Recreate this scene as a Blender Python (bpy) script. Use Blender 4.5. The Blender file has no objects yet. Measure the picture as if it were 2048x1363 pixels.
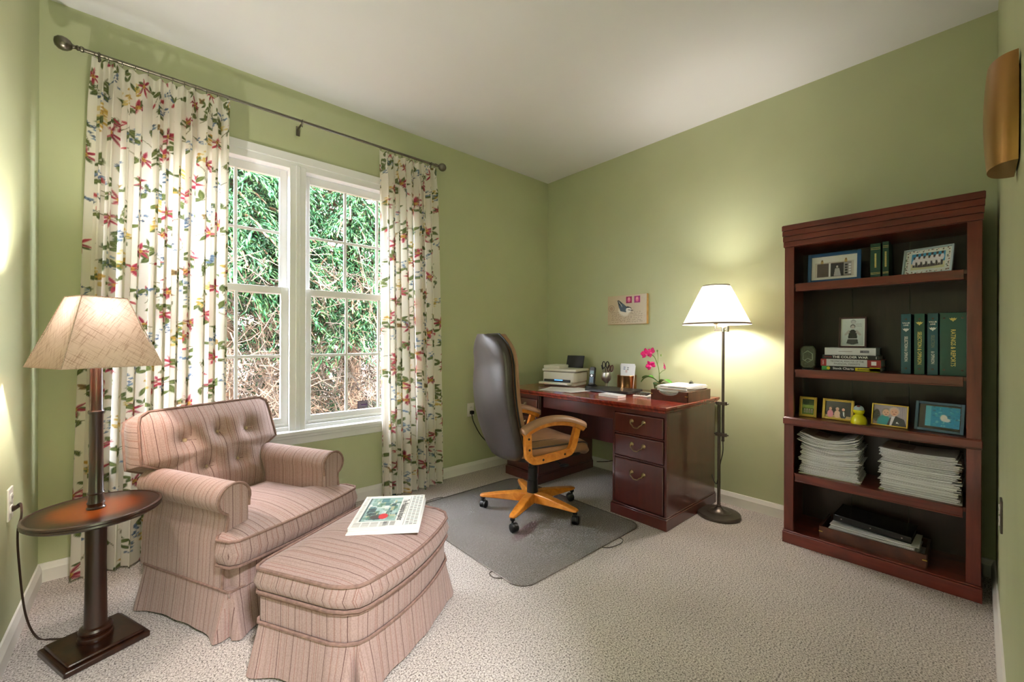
import bpy, bmesh, math, random
import numpy as np
from mathutils import Vector, Matrix, Euler
random.seed(7)
rng = np.random.default_rng(7)
PI = math.pi
sc = bpy.context.scene
COL = sc.collection

# ------------------------------------------------------------------ camera
CAMP = (-3.0732, -2.9148, 1.1381)
YAW, PITCH, ROLL, FPX = 0.844219, -0.000647, 0.003478, 826.5
cam = bpy.data.cameras.new('camera')
cam.sensor_fit = 'HORIZONTAL'; cam.sensor_width = 36.0
cam.lens = FPX / 2048 * 36.0
cam.clip_start = 0.02; cam.clip_end = 200
cam_ob = bpy.data.objects.new('camera', cam); COL.objects.link(cam_ob)
_F = Vector((math.cos(YAW)*math.cos(PITCH), math.sin(YAW)*math.cos(PITCH), math.sin(PITCH)))
_R = Vector((math.sin(YAW), -math.cos(YAW), 0)); _U = _R.cross(_F)
_r = math.cos(ROLL)*_R + math.sin(ROLL)*_U; _u = -math.sin(ROLL)*_R + math.cos(ROLL)*_U
_m = Matrix((( _r.x, _u.x, -_F.x), (_r.y, _u.y, -_F.y), (_r.z, _u.z, -_F.z))).to_4x4()
cam_ob.matrix_world = Matrix.Translation(CAMP) @ _m
sc.camera = cam_ob

# ------------------------------------------------------------------ world, sun, exposure
vs = sc.view_settings
sc.display_settings.display_device = 'sRGB'
vs.view_transform = 'Standard'; vs.look = 'None'; vs.gamma = 1.0; vs.exposure = 1.05
vs.use_curve_mapping = False
SKY_STRENGTH = 23.0
SUN_STRENGTH = 15.0
HALL_FILL_POWER = 105.0  # fill from an added, unseen light behind the camera
TABLE_LAMP_POWER = 19.0
FLOOR_LAMP_POWER = 17.0
w = bpy.data.worlds.new('world'); sc.world = w; w.use_nodes = True
nt = w.node_tree; nt.nodes.clear()
out = nt.nodes.new('ShaderNodeOutputWorld'); bg = nt.nodes.new('ShaderNodeBackground')
bg.inputs['Color'].default_value = (0.92, 0.915, 1.0, 1); bg.inputs['Strength'].default_value = SKY_STRENGTH
nt.links.new(bg.outputs[0], out.inputs[0])
sun = bpy.data.lights.new('sun', 'SUN'); sun.energy = SUN_STRENGTH; sun.angle = 0.01; sun.color = (1.0, 0.95, 0.86)
sun_ob = bpy.data.objects.new('sun', sun); COL.objects.link(sun_ob)
sun_ob.location = (-4, -4, 8)
sun_ob.rotation_euler = Vector((0.55, 0.55, -1.0)).to_track_quat('-Z', 'Y').to_euler()
cy = sc.cycles
cy.max_bounces = 8; cy.diffuse_bounces = 5; cy.glossy_bounces = 3; cy.transmission_bounces = 6; cy.transparent_max_bounces = 12
cy.caustics_reflective = False; cy.caustics_refractive = False
cy.sample_clamp_indirect = 6.0

# ------------------------------------------------------------------ helpers
def lin(c):
    c = np.asarray(c, float)/255.0
    return np.where(c <= 0.04045, c/12.92, ((c+0.055)/1.055)**2.4)
def rgb(r, g, b): return tuple(float(v) for v in lin((r, g, b))) + (1.0,)

class MB:
    """collects verts and faces of one mesh"""
    def __init__(s): s.v = []; s.f = []
    def add(s, vs_, fs):
        o = len(s.v); s.v += [tuple(p) for p in vs_]; s.f += [tuple(i+o for i in f) for f in fs]; return s
    def box(s, x0, x1, y0, y1, z0, z1, M=None):
        P = [(x, y, z) for z in (z0, z1) for y in (y0, y1) for x in (x0, x1)]
        if M is not None: P = [M @ Vector(p) for p in P]
        return s.add(P, [(0,2,3,1),(4,5,7,6),(0,1,5,4),(2,6,7,3),(0,4,6,2),(1,3,7,5)])
    def lathe(s, prof, n=32, c=(0,0,0), M=None, cap=True):
        P = []
        for r, z in prof:
            for k in range(n):
                a = 2*PI*k/n; P.append((r*math.cos(a), r*math.sin(a), z))
        Fc = []
        for i in range(len(prof)-1):
            for k in range(n):
                k2 = (k+1) % n
                Fc.append((i*n+k, i*n+k2, (i+1)*n+k2, (i+1)*n+k))
        if cap:
            Fc.append(tuple(range(n-1, -1, -1))); Fc.append(tuple((len(prof)-1)*n+k for k in range(n)))
        if M is not None: P = [M @ Vector(p) for p in P]
        P = [(p[0]+c[0], p[1]+c[1], p[2]+c[2]) for p in P]
        return s.add(P, Fc)
    def tube(s, path, r, n=8, closed=False, cap=True):
        pts = [Vector(p) for p in path]; m = len(pts)
        rs = r if isinstance(r, (list, tuple)) else [r]*m
        tang = []
        for i in range(m):
            if closed: t = pts[(i+1) % m] - pts[i-1]
            else: t = pts[min(i+1, m-1)] - pts[max(i-1, 0)]
            tang.append(t.normalized() if t.length > 1e-9 else Vector((0,0,1)))
        up = Vector((0,0,1)) if abs(tang[0].z) < 0.9 else Vector((1,0,0))
        nrm = (up - tang[0]*up.dot(tang[0])).normalized()
        P = []
        for i in range(m):
            nrm = (nrm - tang[i]*nrm.dot(tang[i]))
            nrm = nrm.normalized() if nrm.length > 1e-6 else tang[i].orthogonal().normalized()
            b = tang[i].cross(nrm)
            for k in range(n):
                a = 2*PI*k/n; P.append(pts[i] + rs[i]*(math.cos(a)*nrm + math.sin(a)*b))
        Fc = []
        for i in range(m if closed else m-1):
            j = (i+1) % m
            for k in range(n):
                k2 = (k+1) % n; Fc.append((i*n+k, i*n+k2, j*n+k2, j*n+k))
        if cap and not closed:
            Fc.append(tuple(range(n-1, -1, -1))); Fc.append(tuple((m-1)*n+k for k in range(n)))
        return s.add(P, Fc)
    def cyl(s, p0, p1, r0, r1=None, n=16):
        return s.tube([p0, p1], [r0, r0 if r1 is None else r1], n)
    def prism(s, poly, z0, z1, M=None, axis='z'):
        n = len(poly)
        def q(a, b, z):
            return (a, b, z) if axis == 'z' else ((a, z, b) if axis == 'y' else (z, a, b))
        P = [q(a, b, z0) for a, b in poly] + [q(a, b, z1) for a, b in poly]
        if M is not None: P = [M @ Vector(p) for p in P]
        Fc = [tuple(range(n-1, -1, -1)), tuple(range(n, 2*n))] + [(k, (k+1) % n, n+(k+1) % n, n+k) for k in range(n)]
        return s.add(P, Fc)
    def sphere(s, c, rx, ry=None, rz=None, n=16, m=10, M=None):
        ry = rx if ry is None else ry; rz = rx if rz is None else rz
        P = [(0, 0, -rz)]; Fc = []
        for i in range(1, m):
            t = -PI/2 + PI*i/m
            for k in range(n):
                a = 2*PI*k/n; P.append((rx*math.cos(t)*math.cos(a), ry*math.cos(t)*math.sin(a), rz*math.sin(t)))
        P.append((0, 0, rz)); last = len(P)-1
        for k in range(n):
            k2 = (k+1) % n
            Fc.append((0, 1+k2, 1+k)); Fc.append((last, last-n+k, last-n+k2))
            for i in range(m-2): Fc.append((1+i*n+k, 1+i*n+k2, 1+(i+1)*n+k2, 1+(i+1)*n+k))
        if M is not None: P = [M @ Vector(p) for p in P]
        return s.add([(p[0]+c[0], p[1]+c[1], p[2]+c[2]) for p in P], Fc)
    def mesh(s, name, smooth=True, ang=38, recalc=True):
        me = bpy.data.meshes.new(name); me.from_pydata(s.v, [], s.f)
        if recalc and len(s.f) < 40000:
            bm = bmesh.new(); bm.from_mesh(me); bmesh.ops.recalc_face_normals(bm, faces=bm.faces); bm.to_mesh(me); bm.free()
        if smooth:
            me.shade_smooth()
            me.set_sharp_from_angle(angle=math.radians(ang))
        me.update()
        return me

def tag(o, label=None, cat=None, group=None, kind=None):
    if label: o['label'] = label
    if cat: o['category'] = cat
    if group: o['group'] = group
    if kind: o['kind'] = kind
    return o
def obj(name, mb, mat, parent=None, loc=(0,0,0), rot=(0,0,0), bevel=0, seg=2, smooth=True, ang=38):
    me = mb.mesh(name, smooth, ang) if isinstance(mb, MB) else mb
    if mat is not None and not me.materials: me.materials.append(mat)
    o = bpy.data.objects.new(name, me); COL.objects.link(o)
    o.location = loc; o.rotation_euler = rot
    if parent is not None: o.parent = parent
    if bevel:
        b = o.modifiers.new('edge', 'BEVEL'); b.width = bevel; b.segments = seg; b.limit_method = 'ANGLE'; b.angle_limit = math.radians(40)
        b.harden_normals = False
    return o
def thing(name, label, cat, loc=(0,0,0), rotz=0, group=None):
    o = bpy.data.objects.new(name, None); COL.objects.link(o)
    o.empty_display_size = 0.05; o.location = loc; o.rotation_euler = (0, 0, rotz)
    return tag(o, label, cat, group)
def one(name, mb, mat, label, cat, loc=(0,0,0), rot=(0,0,0), group=None, **k):
    return tag(obj(name, mb, mat, None, loc, rot, **k), label, cat, group)
def struct(name, mb, mat, parent=None, **k):
    o = obj(name, mb, mat, parent, **k)
    if parent is None: o['kind'] = 'structure'
    return o
def T(x=0, y=0, z=0, rx=0, ry=0, rz=0):
    return Matrix.Translation((x, y, z)) @ Euler((rx, ry, rz)).to_matrix().to_4x4()
def bez(P, n=24):
    """Catmull-Rom through points"""
    P = [Vector(p) for p in P]; P = [P[0]*2-P[1]] + P + [P[-1]*2-P[-2]]; o = []
    for i in range(1, len(P)-2):
        for k in range(n):
            t = k/n; a, b, c, d = P[i-1], P[i], P[i+1], P[i+2]
            o.append(0.5*((2*b)+(-a+c)*t+(2*a-5*b+4*c-d)*t*t+(-a+3*b-3*c+d)*t**3))
    o.append(P[-2]); return o
def rrect(x0, x1, y0, y1, r, n=6):
    o = []
    for cx, cy_, a0 in ((x1-r, y1-r, 0), (x0+r, y1-r, PI/2), (x0+r, y0+r, PI), (x1-r, y0+r, 1.5*PI)):
        for k in range(n+1):
            a = a0 + PI/2*k/n; o.append((cx+r*math.cos(a), cy_+r*math.sin(a)))
    return o

# ------------------------------------------------------------------ materials
MATS = {}
def nodes(name):
    m = bpy.data.materials.new(name); m.use_nodes = True
    n = m.node_tree; b = n.nodes['Principled BSDF']; MATS[name] = m
    return m, n, b
def N(n, t, **k):
    x = n.nodes.new(t)
    for a, v in k.items():
        if a.startswith('in_'): x.inputs[int(a[3:])].default_value = v
        else: setattr(x, a, v)
    return x
def ramp(n, stops, interp='LINEAR'):
    r = n.nodes.new('ShaderNodeValToRGB'); cr = r.color_ramp; cr.interpolation = interp
    while len(cr.elements) < len(stops): cr.elements.new(0.5)
    for e, (p, c) in zip(cr.elements, stops): e.position = p; e.color = c
    return r
def mat(name, col, rough=0.5, metal=0, var=0.06, scale=20, bump=0, bscale=200, spec=0.5, coat=0):
    m, n, b = nodes(name); b.inputs['Roughness'].default_value = rough; b.inputs['Metallic'].default_value = metal
    b.inputs['Specular IOR Level'].default_value = spec; b.inputs['Coat Weight'].default_value = coat; b.inputs['Coat Roughness'].default_value = 0.08
    tc = N(n, 'ShaderNodeTexCoord'); ns = N(n, 'ShaderNodeTexNoise'); ns.inputs['Scale'].default_value = scale; ns.inputs['Detail'].default_value = 4
    n.links.new(tc.outputs['Object'], ns.inputs['Vector'])
    c = np.array(col[:3]); r = ramp(n, [(0.3, (*np.clip(c*(1-var), 0, 1), 1)), (0.7, (*np.clip(c*(1+var), 0, 1), 1))])
    n.links.new(ns.outputs['Fac'], r.inputs[0]); n.links.new(r.outputs[0], b.inputs['Base Color'])
    if bump:
        nb = N(n, 'ShaderNodeTexNoise'); nb.inputs['Scale'].default_value = bscale; nb.inputs['Detail'].default_value = 3
        n.links.new(tc.outputs['Object'], nb.inputs['Vector'])
        bp = N(n, 'ShaderNodeBump'); bp.inputs['Strength'].default_value = bump; bp.inputs['Distance'].default_value = 0.004
        n.links.new(nb.outputs['Fac'], bp.inputs['Height']); n.links.new(bp.outputs[0], b.inputs['Normal'])
    return m
def wood(name, dark, light, rough=0.3, sc_=(3, 3, 30), coat=0.3, spec=0.5):
    m, n, b = nodes(name); b.inputs['Roughness'].default_value = rough; b.inputs['Coat Weight'].default_value = coat; b.inputs['Coat Roughness'].default_value = 0.12
    b.inputs['Specular IOR Level'].default_value = spec
    tc = N(n, 'ShaderNodeTexCoord'); mp = N(n, 'ShaderNodeMapping'); mp.inputs['Scale'].default_value = sc_
    ns = N(n, 'ShaderNodeTexNoise'); ns.inputs['Scale'].default_value = 4; ns.inputs['Detail'].default_value = 7; ns.inputs['Distortion'].default_value = 0.6
    n.links.new(tc.outputs['Object'], mp.inputs[0]); n.links.new(mp.outputs[0], ns.inputs['Vector'])
    r = ramp(n, [(0.3, dark), (0.72, light)]); n.links.new(ns.outputs['Fac'], r.inputs[0]); n.links.new(r.outputs[0], b.inputs['Base Color'])
    return m
def emis(name, col, st):
    m, n, b = nodes(name); b.inputs['Base Color'].default_value = col; b.inputs['Emission Color'].default_value = col; b.inputs['Emission Strength'].default_value = st
    return m
def printed(name, rough=0.6, trans=0.0, coat=0.0):
    m, n, b = nodes(name); b.inputs['Roughness'].default_value = rough; b.inputs['Coat Weight'].default_value = coat; b.inputs['Coat Roughness'].default_value = 0.05
    a = N(n, 'ShaderNodeAttribute', attribute_name='print')
    n.links.new(a.outputs['Color'], b.inputs['Base Color'])
    if trans:
        t = N(n, 'ShaderNodeBsdfTranslucent'); mx = N(n, 'ShaderNodeMixShader'); mx.inputs[0].default_value = trans
        n.links.new(a.outputs['Color'], t.inputs['Color']); o = n.nodes['Material Output']
        n.links.new(b.outputs[0], mx.inputs[1]); n.links.new(t.outputs[0], mx.inputs[2]); n.links.new(mx.outputs[0], o.inputs[0])
    return m

mWall = mat('wall_paint', rgb(188, 195, 157), 0.55, var=0.03, scale=3, bump=0.08, bscale=300, spec=0.35)
mCeil = mat('ceiling_paint', rgb(230, 232, 236), 0.9, var=0.01, scale=3)
mTrim = mat('white_trim_paint', rgb(236, 234, 230), 0.35, var=0.015, scale=8)
mVinyl = mat('white_window_vinyl', rgb(240, 242, 245), 0.3, var=0.01, scale=8)
mPlastic = mat('white_plastic', rgb(242, 241, 236), 0.35, var=0.01)
mDarkPlastic = mat('black_plastic', rgb(20, 20, 22), 0.4, var=0.1)
mBlack = mat('black_rubber', rgb(14, 14, 14), 0.6, var=0.1)
mCord = mat('dark_brown_cord', rgb(52, 36, 26), 0.5)
mPewter = mat('brushed_pewter', rgb(120, 116, 104), 0.3, 1.0, var=0.1)
mGunmetal = mat('dark_bronze_metal', rgb(96, 88, 82), 0.36, 0.85, var=0.1)
mNickel = mat('satin_nickel', rgb(200, 198, 194), 0.22, 1.0)
mCopper = mat('brushed_copper', rgb(186, 140, 92), 0.28, 1.0, var=0.12, scale=6)
mSconce = mat('bronze_sconce_metal', rgb(158, 118, 68), 0.38, 0.9, var=0.05)
mGold = mat('gold_frame_metal', rgb(216, 186, 92), 0.3, 0.9, var=0.1)
mBrass = mat('antique_brass', rgb(146, 126, 96), 0.3, 1.0, var=0.15, scale=60)
mPaper = mat('white_paper', rgb(240, 240, 240), 0.7, var=0.02)
mDeskTop = wood('desk_mahogany_top', rgb(96, 26, 18), rgb(150, 50, 32), 0.22, (2, 14, 2), 0.5)
mDesk = wood('desk_mahogany', rgb(72, 23, 20), rgb(88, 31, 25), 0.32, (8, 8, 1.2), 0.8, 0.6)
mShelf = wood('bookcase_mahogany', rgb(84, 28, 21), rgb(118, 46, 34), 0.30, (8, 8, 1.0), 0.25)
mShelfH = wood('bookcase_mahogany_horizontal', rgb(84, 28, 21), rgb(120, 48, 35), 0.30, (8, 1.0, 8), 0.25)
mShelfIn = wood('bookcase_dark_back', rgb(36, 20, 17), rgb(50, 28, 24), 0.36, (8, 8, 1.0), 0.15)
mOak = wood('honey_oak', rgb(186, 106, 30), rgb(222, 146, 58), 0.3, (6, 6, 6), 0.35)
mWalnut = wood('walnut_tray', rgb(58, 26, 16), rgb(92, 46, 28), 0.35, (3, 12, 3), 0.25)
mLampWood = wood('dark_lamp_wood', rgb(20, 10, 7), rgb(56, 27, 12), 0.3, (6, 6, 1.2), 0.25)
mLeather = mat('dark_brown_leather', rgb(54, 47, 46), 0.36, var=0.2, scale=8, bump=0.15, bscale=260, spec=0.6)
mTan = mat('tan_leather', rgb(150, 112, 84), 0.42, var=0.12, scale=10, bump=0.2, bscale=180)
mPrint = printed('printed_paper', 0.55)
mPhoto = printed('glossy_photo', 0.25, coat=0.5)
mCurtain = printed('floral_curtain_cotton', 0.85, trans=0.42)
mPrintCloth = printed('canvas_print', 0.7)
mLeaf = printed('spruce_needles', 0.6, trans=0.3)
mTwig = printed('twig_bark', 0.8)
mGreenBinder = mat('green_vinyl_binder', rgb(12, 78, 66), 0.3, var=0.06, spec=0.6)
mBlueBinder = mat('blue_green_vinyl_binder', rgb(20, 82, 92), 0.3, var=0.06, spec=0.6)
mGreenBook = mat('dark_green_cloth', rgb(20, 66, 48), 0.5, var=0.08)
mGoldInk = mat('gold_ink', rgb(224, 208, 120), 0.45, 0.2)
mWhiteInk = mat('white_ink', rgb(238, 238, 232), 0.5)
mBlackInk = mat('black_ink', rgb(24, 24, 26), 0.6)
mYellow = mat('yellow_plastic', rgb(222, 216, 20), 0.22, var=0.02, coat=0.4)
mLeafGreen = mat('orchid_leaf', rgb(88, 150, 62), 0.4, var=0.15)
mStem = mat('orchid_stem', rgb(104, 132, 62), 0.5)
mPetal = mat('magenta_petal', rgb(204, 16, 110), 0.5, var=0.25, scale=90)
mPot = mat('green_pot_glaze', rgb(78, 112, 58), 0.35)
mSoil = mat('soil', rgb(150, 110, 76), 0.9)
mLawn = mat('lawn', rgb(70, 150, 60), 0.9, var=0.4, scale=8)
mMulch = mat('mulch', rgb(86, 60, 44), 0.95, var=0.4, scale=12)
mPewterGlass = mat('silver_goblet', rgb(206, 202, 200), 0.3, 0.85)

def carpet_mat():
    m, n, b = nodes('beige_carpet'); b.inputs['Roughness'].default_value = 1.0; b.inputs['Specular IOR Level'].default_value = 0.05
    tc = N(n, 'ShaderNodeTexCoord')
    n1 = N(n, 'ShaderNodeTexNoise'); n1.inputs['Scale'].default_value = 165; n1.inputs['Detail'].default_value = 4; n1.inputs['Roughness'].default_value = 0.8
    n2 = N(n, 'ShaderNodeTexNoise'); n2.inputs['Scale'].default_value = 2.2; n2.inputs['Detail'].default_value = 3
    n3 = N(n, 'ShaderNodeTexVoronoi'); n3.inputs['Scale'].default_value = 190
    for x in (n1, n2, n3): n.links.new(tc.outputs['Object'], x.inputs['Vector'])
    r1 = ramp(n, [(0.39, rgb(64, 57, 53)), (0.46, rgb(180, 171, 166)), (0.60, rgb(230, 223, 219))]); n.links.new(n1.outputs['Fac'], r1.inputs[0])
    r2 = ramp(n, [(0.3, (0.9, 0.9, 0.9, 1)), (0.7, (1.04, 1.03, 1.02, 1))]); n.links.new(n2.outputs['Fac'], r2.inputs[0])
    mx = N(n, 'ShaderNodeMix', data_type='RGBA', blend_type='MULTIPLY'); mx.inputs[0].default_value = 1
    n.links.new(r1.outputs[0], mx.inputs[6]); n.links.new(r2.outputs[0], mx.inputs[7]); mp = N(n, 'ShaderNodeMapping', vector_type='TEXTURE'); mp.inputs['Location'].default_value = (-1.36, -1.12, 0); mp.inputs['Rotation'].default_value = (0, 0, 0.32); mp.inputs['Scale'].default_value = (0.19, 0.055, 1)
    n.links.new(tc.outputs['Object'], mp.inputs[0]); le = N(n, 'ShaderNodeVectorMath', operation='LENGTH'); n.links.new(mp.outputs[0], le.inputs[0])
    rs = ramp(n, [(0.55, (0.6, 0.6, 0.6, 1)), (1.0, (0, 0, 0, 1))]); n.links.new(le.outputs['Value'], rs.inputs[0])   # soft pink ellipse multiplied into the carpet colour
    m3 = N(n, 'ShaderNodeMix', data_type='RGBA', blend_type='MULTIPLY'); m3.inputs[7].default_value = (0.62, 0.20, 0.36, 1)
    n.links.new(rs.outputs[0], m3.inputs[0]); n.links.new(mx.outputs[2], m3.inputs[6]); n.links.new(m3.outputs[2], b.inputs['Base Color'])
    ad = N(n, 'ShaderNodeMath', operation='ADD'); n.links.new(n1.outputs['Fac'], ad.inputs[0]); n.links.new(n3.outputs['Distance'], ad.inputs[1])
    bp = N(n, 'ShaderNodeBump'); bp.inputs['Strength'].default_value = 0.6; bp.inputs['Distance'].default_value = 0.005
    n.links.new(ad.outputs[0], bp.inputs['Height']); n.links.new(bp.outputs[0], b.inputs['Normal'])
    return m
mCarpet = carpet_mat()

def stripe_mat():
    m, n, b = nodes('striped_upholstery'); b.inputs['Roughness'].default_value = 0.95; b.inputs['Specular IOR Level'].default_value = 0.1
    b.inputs['Sheen Weight'].default_value = 0.15
    at = N(n, 'ShaderNodeAttribute', attribute_name='stripe'); tc = N(n, 'ShaderNodeTexCoord')
    wob = N(n, 'ShaderNodeTexNoise'); wob.inputs['Scale'].default_value = 9; n.links.new(tc.outputs['Object'], wob.inputs['Vector'])
    w1 = N(n, 'ShaderNodeMath', operation='MULTIPLY_ADD'); w1.inputs[1].default_value = 0.006; n.links.new(wob.outputs['Fac'], w1.inputs[0]); n.links.new(at.outputs['Fac'], w1.inputs[2])
    base = rgb(166, 142, 137); lines = []
    def layer(period, stops, off):
        d = N(n, 'ShaderNodeMath', operation='MULTIPLY_ADD'); d.inputs[1].default_value = 1/period; d.inputs[2].default_value = off
        n.links.new(w1.outputs[0], d.inputs[0])
        fr = N(n, 'ShaderNodeMath', operation='FRACT'); n.links.new(d.outputs[0], fr.inputs[0])
        st = [(0.0, (1, 1, 1, 1))]
        for p, wd, c in stops:
            wd /= period
            st += [(p-wd*0.5, (1, 1, 1, 1)), (p-wd*0.2, c), (p+wd*0.2, c), (p+wd*0.5, (1, 1, 1, 1))]
        r = ramp(n, st); n.links.new(fr.outputs[0], r.inputs[0]); return r
    dk = (0.36, 0.27, 0.27, 1); ru = (0.74, 0.52, 0.48, 1); gr = (0.84, 0.81, 0.78, 1)
    la = layer(0.133, [(0.08, 0.0036, dk), (0.30, 0.0026, ru), (0.36, 0.005, gr), (0.55, 0.0036, dk), (0.72, 0.0026, ru), (0.86, 0.005, gr)], 50)
    lb = layer(0.071, [(0.2, 0.0026, ru), (0.5, 0.007, (0.88, 0.86, 0.84, 1)), (0.85, 0.0024, gr)], 50.3)
    mx = N(n, 'ShaderNodeMix', data_type='RGBA', blend_type='MULTIPLY'); mx.inputs[0].default_value = 1
    n.links.new(la.outputs[0], mx.inputs[6]); n.links.new(lb.outputs[0], mx.inputs[7])
    nf = N(n, 'ShaderNodeTexNoise'); nf.inputs['Scale'].default_value = 240; nf.inputs['Detail'].default_value = 2; n.links.new(tc.outputs['Object'], nf.inputs['Vector'])
    rf = ramp(n, [(0.3, tuple(np.array(base)*0.84)[:3]+(1,)), (0.7, tuple(np.minimum(np.array(base)*1.1, 1))[:3]+(1,))]); n.links.new(nf.outputs['Fac'], rf.inputs[0])
    m2 = N(n, 'ShaderNodeMix', data_type='RGBA', blend_type='MULTIPLY'); m2.inputs[0].default_value = 1
    n.links.new(rf.outputs[0], m2.inputs[6]); n.links.new(mx.outputs[2], m2.inputs[7]); n.links.new(m2.outputs[2], b.inputs['Base Color'])
    bp = N(n, 'ShaderNodeBump'); bp.inputs['Strength'].default_value = 0.25; bp.inputs['Distance'].default_value = 0.002
    n.links.new(nf.outputs['Fac'], bp.inputs['Height']); n.links.new(bp.outputs[0], b.inputs['Normal'])
    return m
mStripe = stripe_mat()
def stripes(o, mode='x'):
    """stripe coordinate per face corner: along local x, along local y, or by the way the face looks"""
    me = o.data; n = len(me.loops); a = me.attributes.new('stripe', 'FLOAT', 'CORNER')
    v = np.zeros(n, np.float32); co = np.zeros(len(me.vertices)*3, np.float32); me.vertices.foreach_get('co', co); co = co.reshape(-1, 3)
    vi = np.zeros(n, np.int32); me.loops.foreach_get('vertex_index', vi)
    if mode == 'back':
        for p in me.polygons:
            ax = 2 if abs(p.normal.x) > 0.55 else 0
            for li in p.loop_indices: v[li] = co[vi[li], ax]
    elif mode in 'xyz': v[:] = co[vi, 'xyz'.index(mode)]
    else:
        for p in me.polygons:
            ax = 1 if abs(p.normal.x) > abs(p.normal.y)*1.02 and abs(p.normal.z) < 0.6 else 0
            for li in p.loop_indices: v[li] = co[vi[li], ax]
    a.data.foreach_set('value', v)
    return o
mWelt = mat('upholstery_piping', rgb(136, 110, 102), 0.95, var=0.2, scale=60, spec=0.1)
mButton = mat('upholstery_button', rgb(190, 168, 142), 0.9, var=0.1, spec=0.1)

def linen_mat(name, col, trans, hatch=False):
    m, n, b = nodes(name); b.inputs['Roughness'].default_value = 0.9; b.inputs['Specular IOR Level'].default_value = 0.1
    tc = N(n, 'ShaderNodeTexCoord'); mul = None
    a = -0.3583+PI/4; u = (math.cos(a)-math.sin(a), math.cos(a)+math.sin(a))     # runs along the faces of the square shade
    for sg in (1, -1):
        d1 = N(n, 'ShaderNodeVectorMath', operation='DOT_PRODUCT'); d1.inputs[1].default_value = (u[0]*260, u[1]*260, 260*sg); n.links.new(tc.outputs['Object'], d1.inputs[0])
        d2 = N(n, 'ShaderNodeVectorMath', operation='DOT_PRODUCT'); d2.inputs[1].default_value = (u[0]*11, u[1]*11, -11*sg); n.links.new(tc.outputs['Object'], d2.inputs[0])
        cb_ = N(n, 'ShaderNodeCombineXYZ'); n.links.new(d1.outputs['Value'], cb_.inputs[0]); n.links.new(d2.outputs['Value'], cb_.inputs[1]); cb_.inputs[2].default_value = 7.3*sg
        ns = N(n, 'ShaderNodeTexNoise'); ns.inputs['Scale'].default_value = 1; ns.inputs['Detail'].default_value = 2; n.links.new(cb_.outputs[0], ns.inputs['Vector'])
        r = ramp(n, [(0.33, (0.76, 0.68, 0.64, 1) if hatch else (0.92, 0.90, 0.87, 1)), (0.46, (1, 1, 1, 1))]); n.links.new(ns.outputs['Fac'], r.inputs[0])
        if mul is None: mul = r.outputs[0]
        else:
            mx = N(n, 'ShaderNodeMix', data_type='RGBA', blend_type='MULTIPLY'); mx.inputs[0].default_value = 1
            n.links.new(mul, mx.inputs[6]); n.links.new(r.outputs[0], mx.inputs[7]); mul = mx.outputs[2]
    mx = N(n, 'ShaderNodeMix', data_type='RGBA', blend_type='MULTIPLY'); mx.inputs[0].default_value = 1
    mx.inputs[7].default_value = col; n.links.new(mul, mx.inputs[6])
    n.links.new(mx.outputs[2], b.inputs['Base Color'])
    t = N(n, 'ShaderNodeBsdfTranslucent'); n.links.new(mx.outputs[2], t.inputs['Color'])
    ms = N(n, 'ShaderNodeMixShader'); ms.inputs[0].default_value = trans
    n.links.new(b.outputs[0], ms.inputs[1]); n.links.new(t.outputs[0], ms.inputs[2]); n.links.new(ms.outputs[0], n.nodes['Material Output'].inputs[0])
    return m
mLinen = linen_mat('natural_linen_shade', rgb(226, 202, 192), 0.018, True)
mCream = linen_mat('cream_fabric_shade', rgb(246, 240, 226), 0.2)
mShadeTrim = mat('shade_trim', rgb(120, 104, 84), 0.8)

def glass_mat():
    m, n, b = nodes('window_glass'); o = n.nodes['Material Output']
    t = N(n, 'ShaderNodeBsdfTransparent'); t.inputs[0].default_value = (0.97, 0.99, 0.98, 1)
    g = N(n, 'ShaderNodeBsdfGlossy'); g.inputs['Roughness'].default_value = 0.02
    mx = N(n, 'ShaderNodeMixShader'); mx.inputs[0].default_value = 0.04
    n.links.new(t.outputs[0], mx.inputs[1]); n.links.new(g.outputs[0], mx.inputs[2]); n.links.new(mx.outputs[0], o.inputs[0])
    return m
mGlass = glass_mat()
def mat_vinyl():
    m, n, b = nodes('clear_grey_vinyl'); o = n.nodes['Material Output']
    b.inputs['Base Color'].default_value = rgb(150, 149, 147); b.inputs['Roughness'].default_value = 0.5
    tc = N(n, 'ShaderNodeTexCoord'); ns = N(n, 'ShaderNodeTexNoise'); ns.inputs['Scale'].default_value = 130; n.links.new(tc.outputs['Object'], ns.inputs['Vector'])
    bp = N(n, 'ShaderNodeBump'); bp.inputs['Strength'].default_value = 0.3; bp.inputs['Distance'].default_value = 0.002
    n.links.new(ns.outputs['Fac'], bp.inputs['Height']); n.links.new(bp.outputs[0], b.inputs['Normal'])
    t = N(n, 'ShaderNodeBsdfTransparent'); t.inputs[0].default_value = (0.90, 0.90, 0.90, 1)
    mx = N(n, 'ShaderNodeMixShader'); mx.inputs[0].default_value = 0.2
    n.links.new(t.outputs[0], mx.inputs[1]); n.links.new(b.outputs[0], mx.inputs[2]); n.links.new(mx.outputs[0], o.inputs[0])
    return m
mMat = mat_vinyl()
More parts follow.
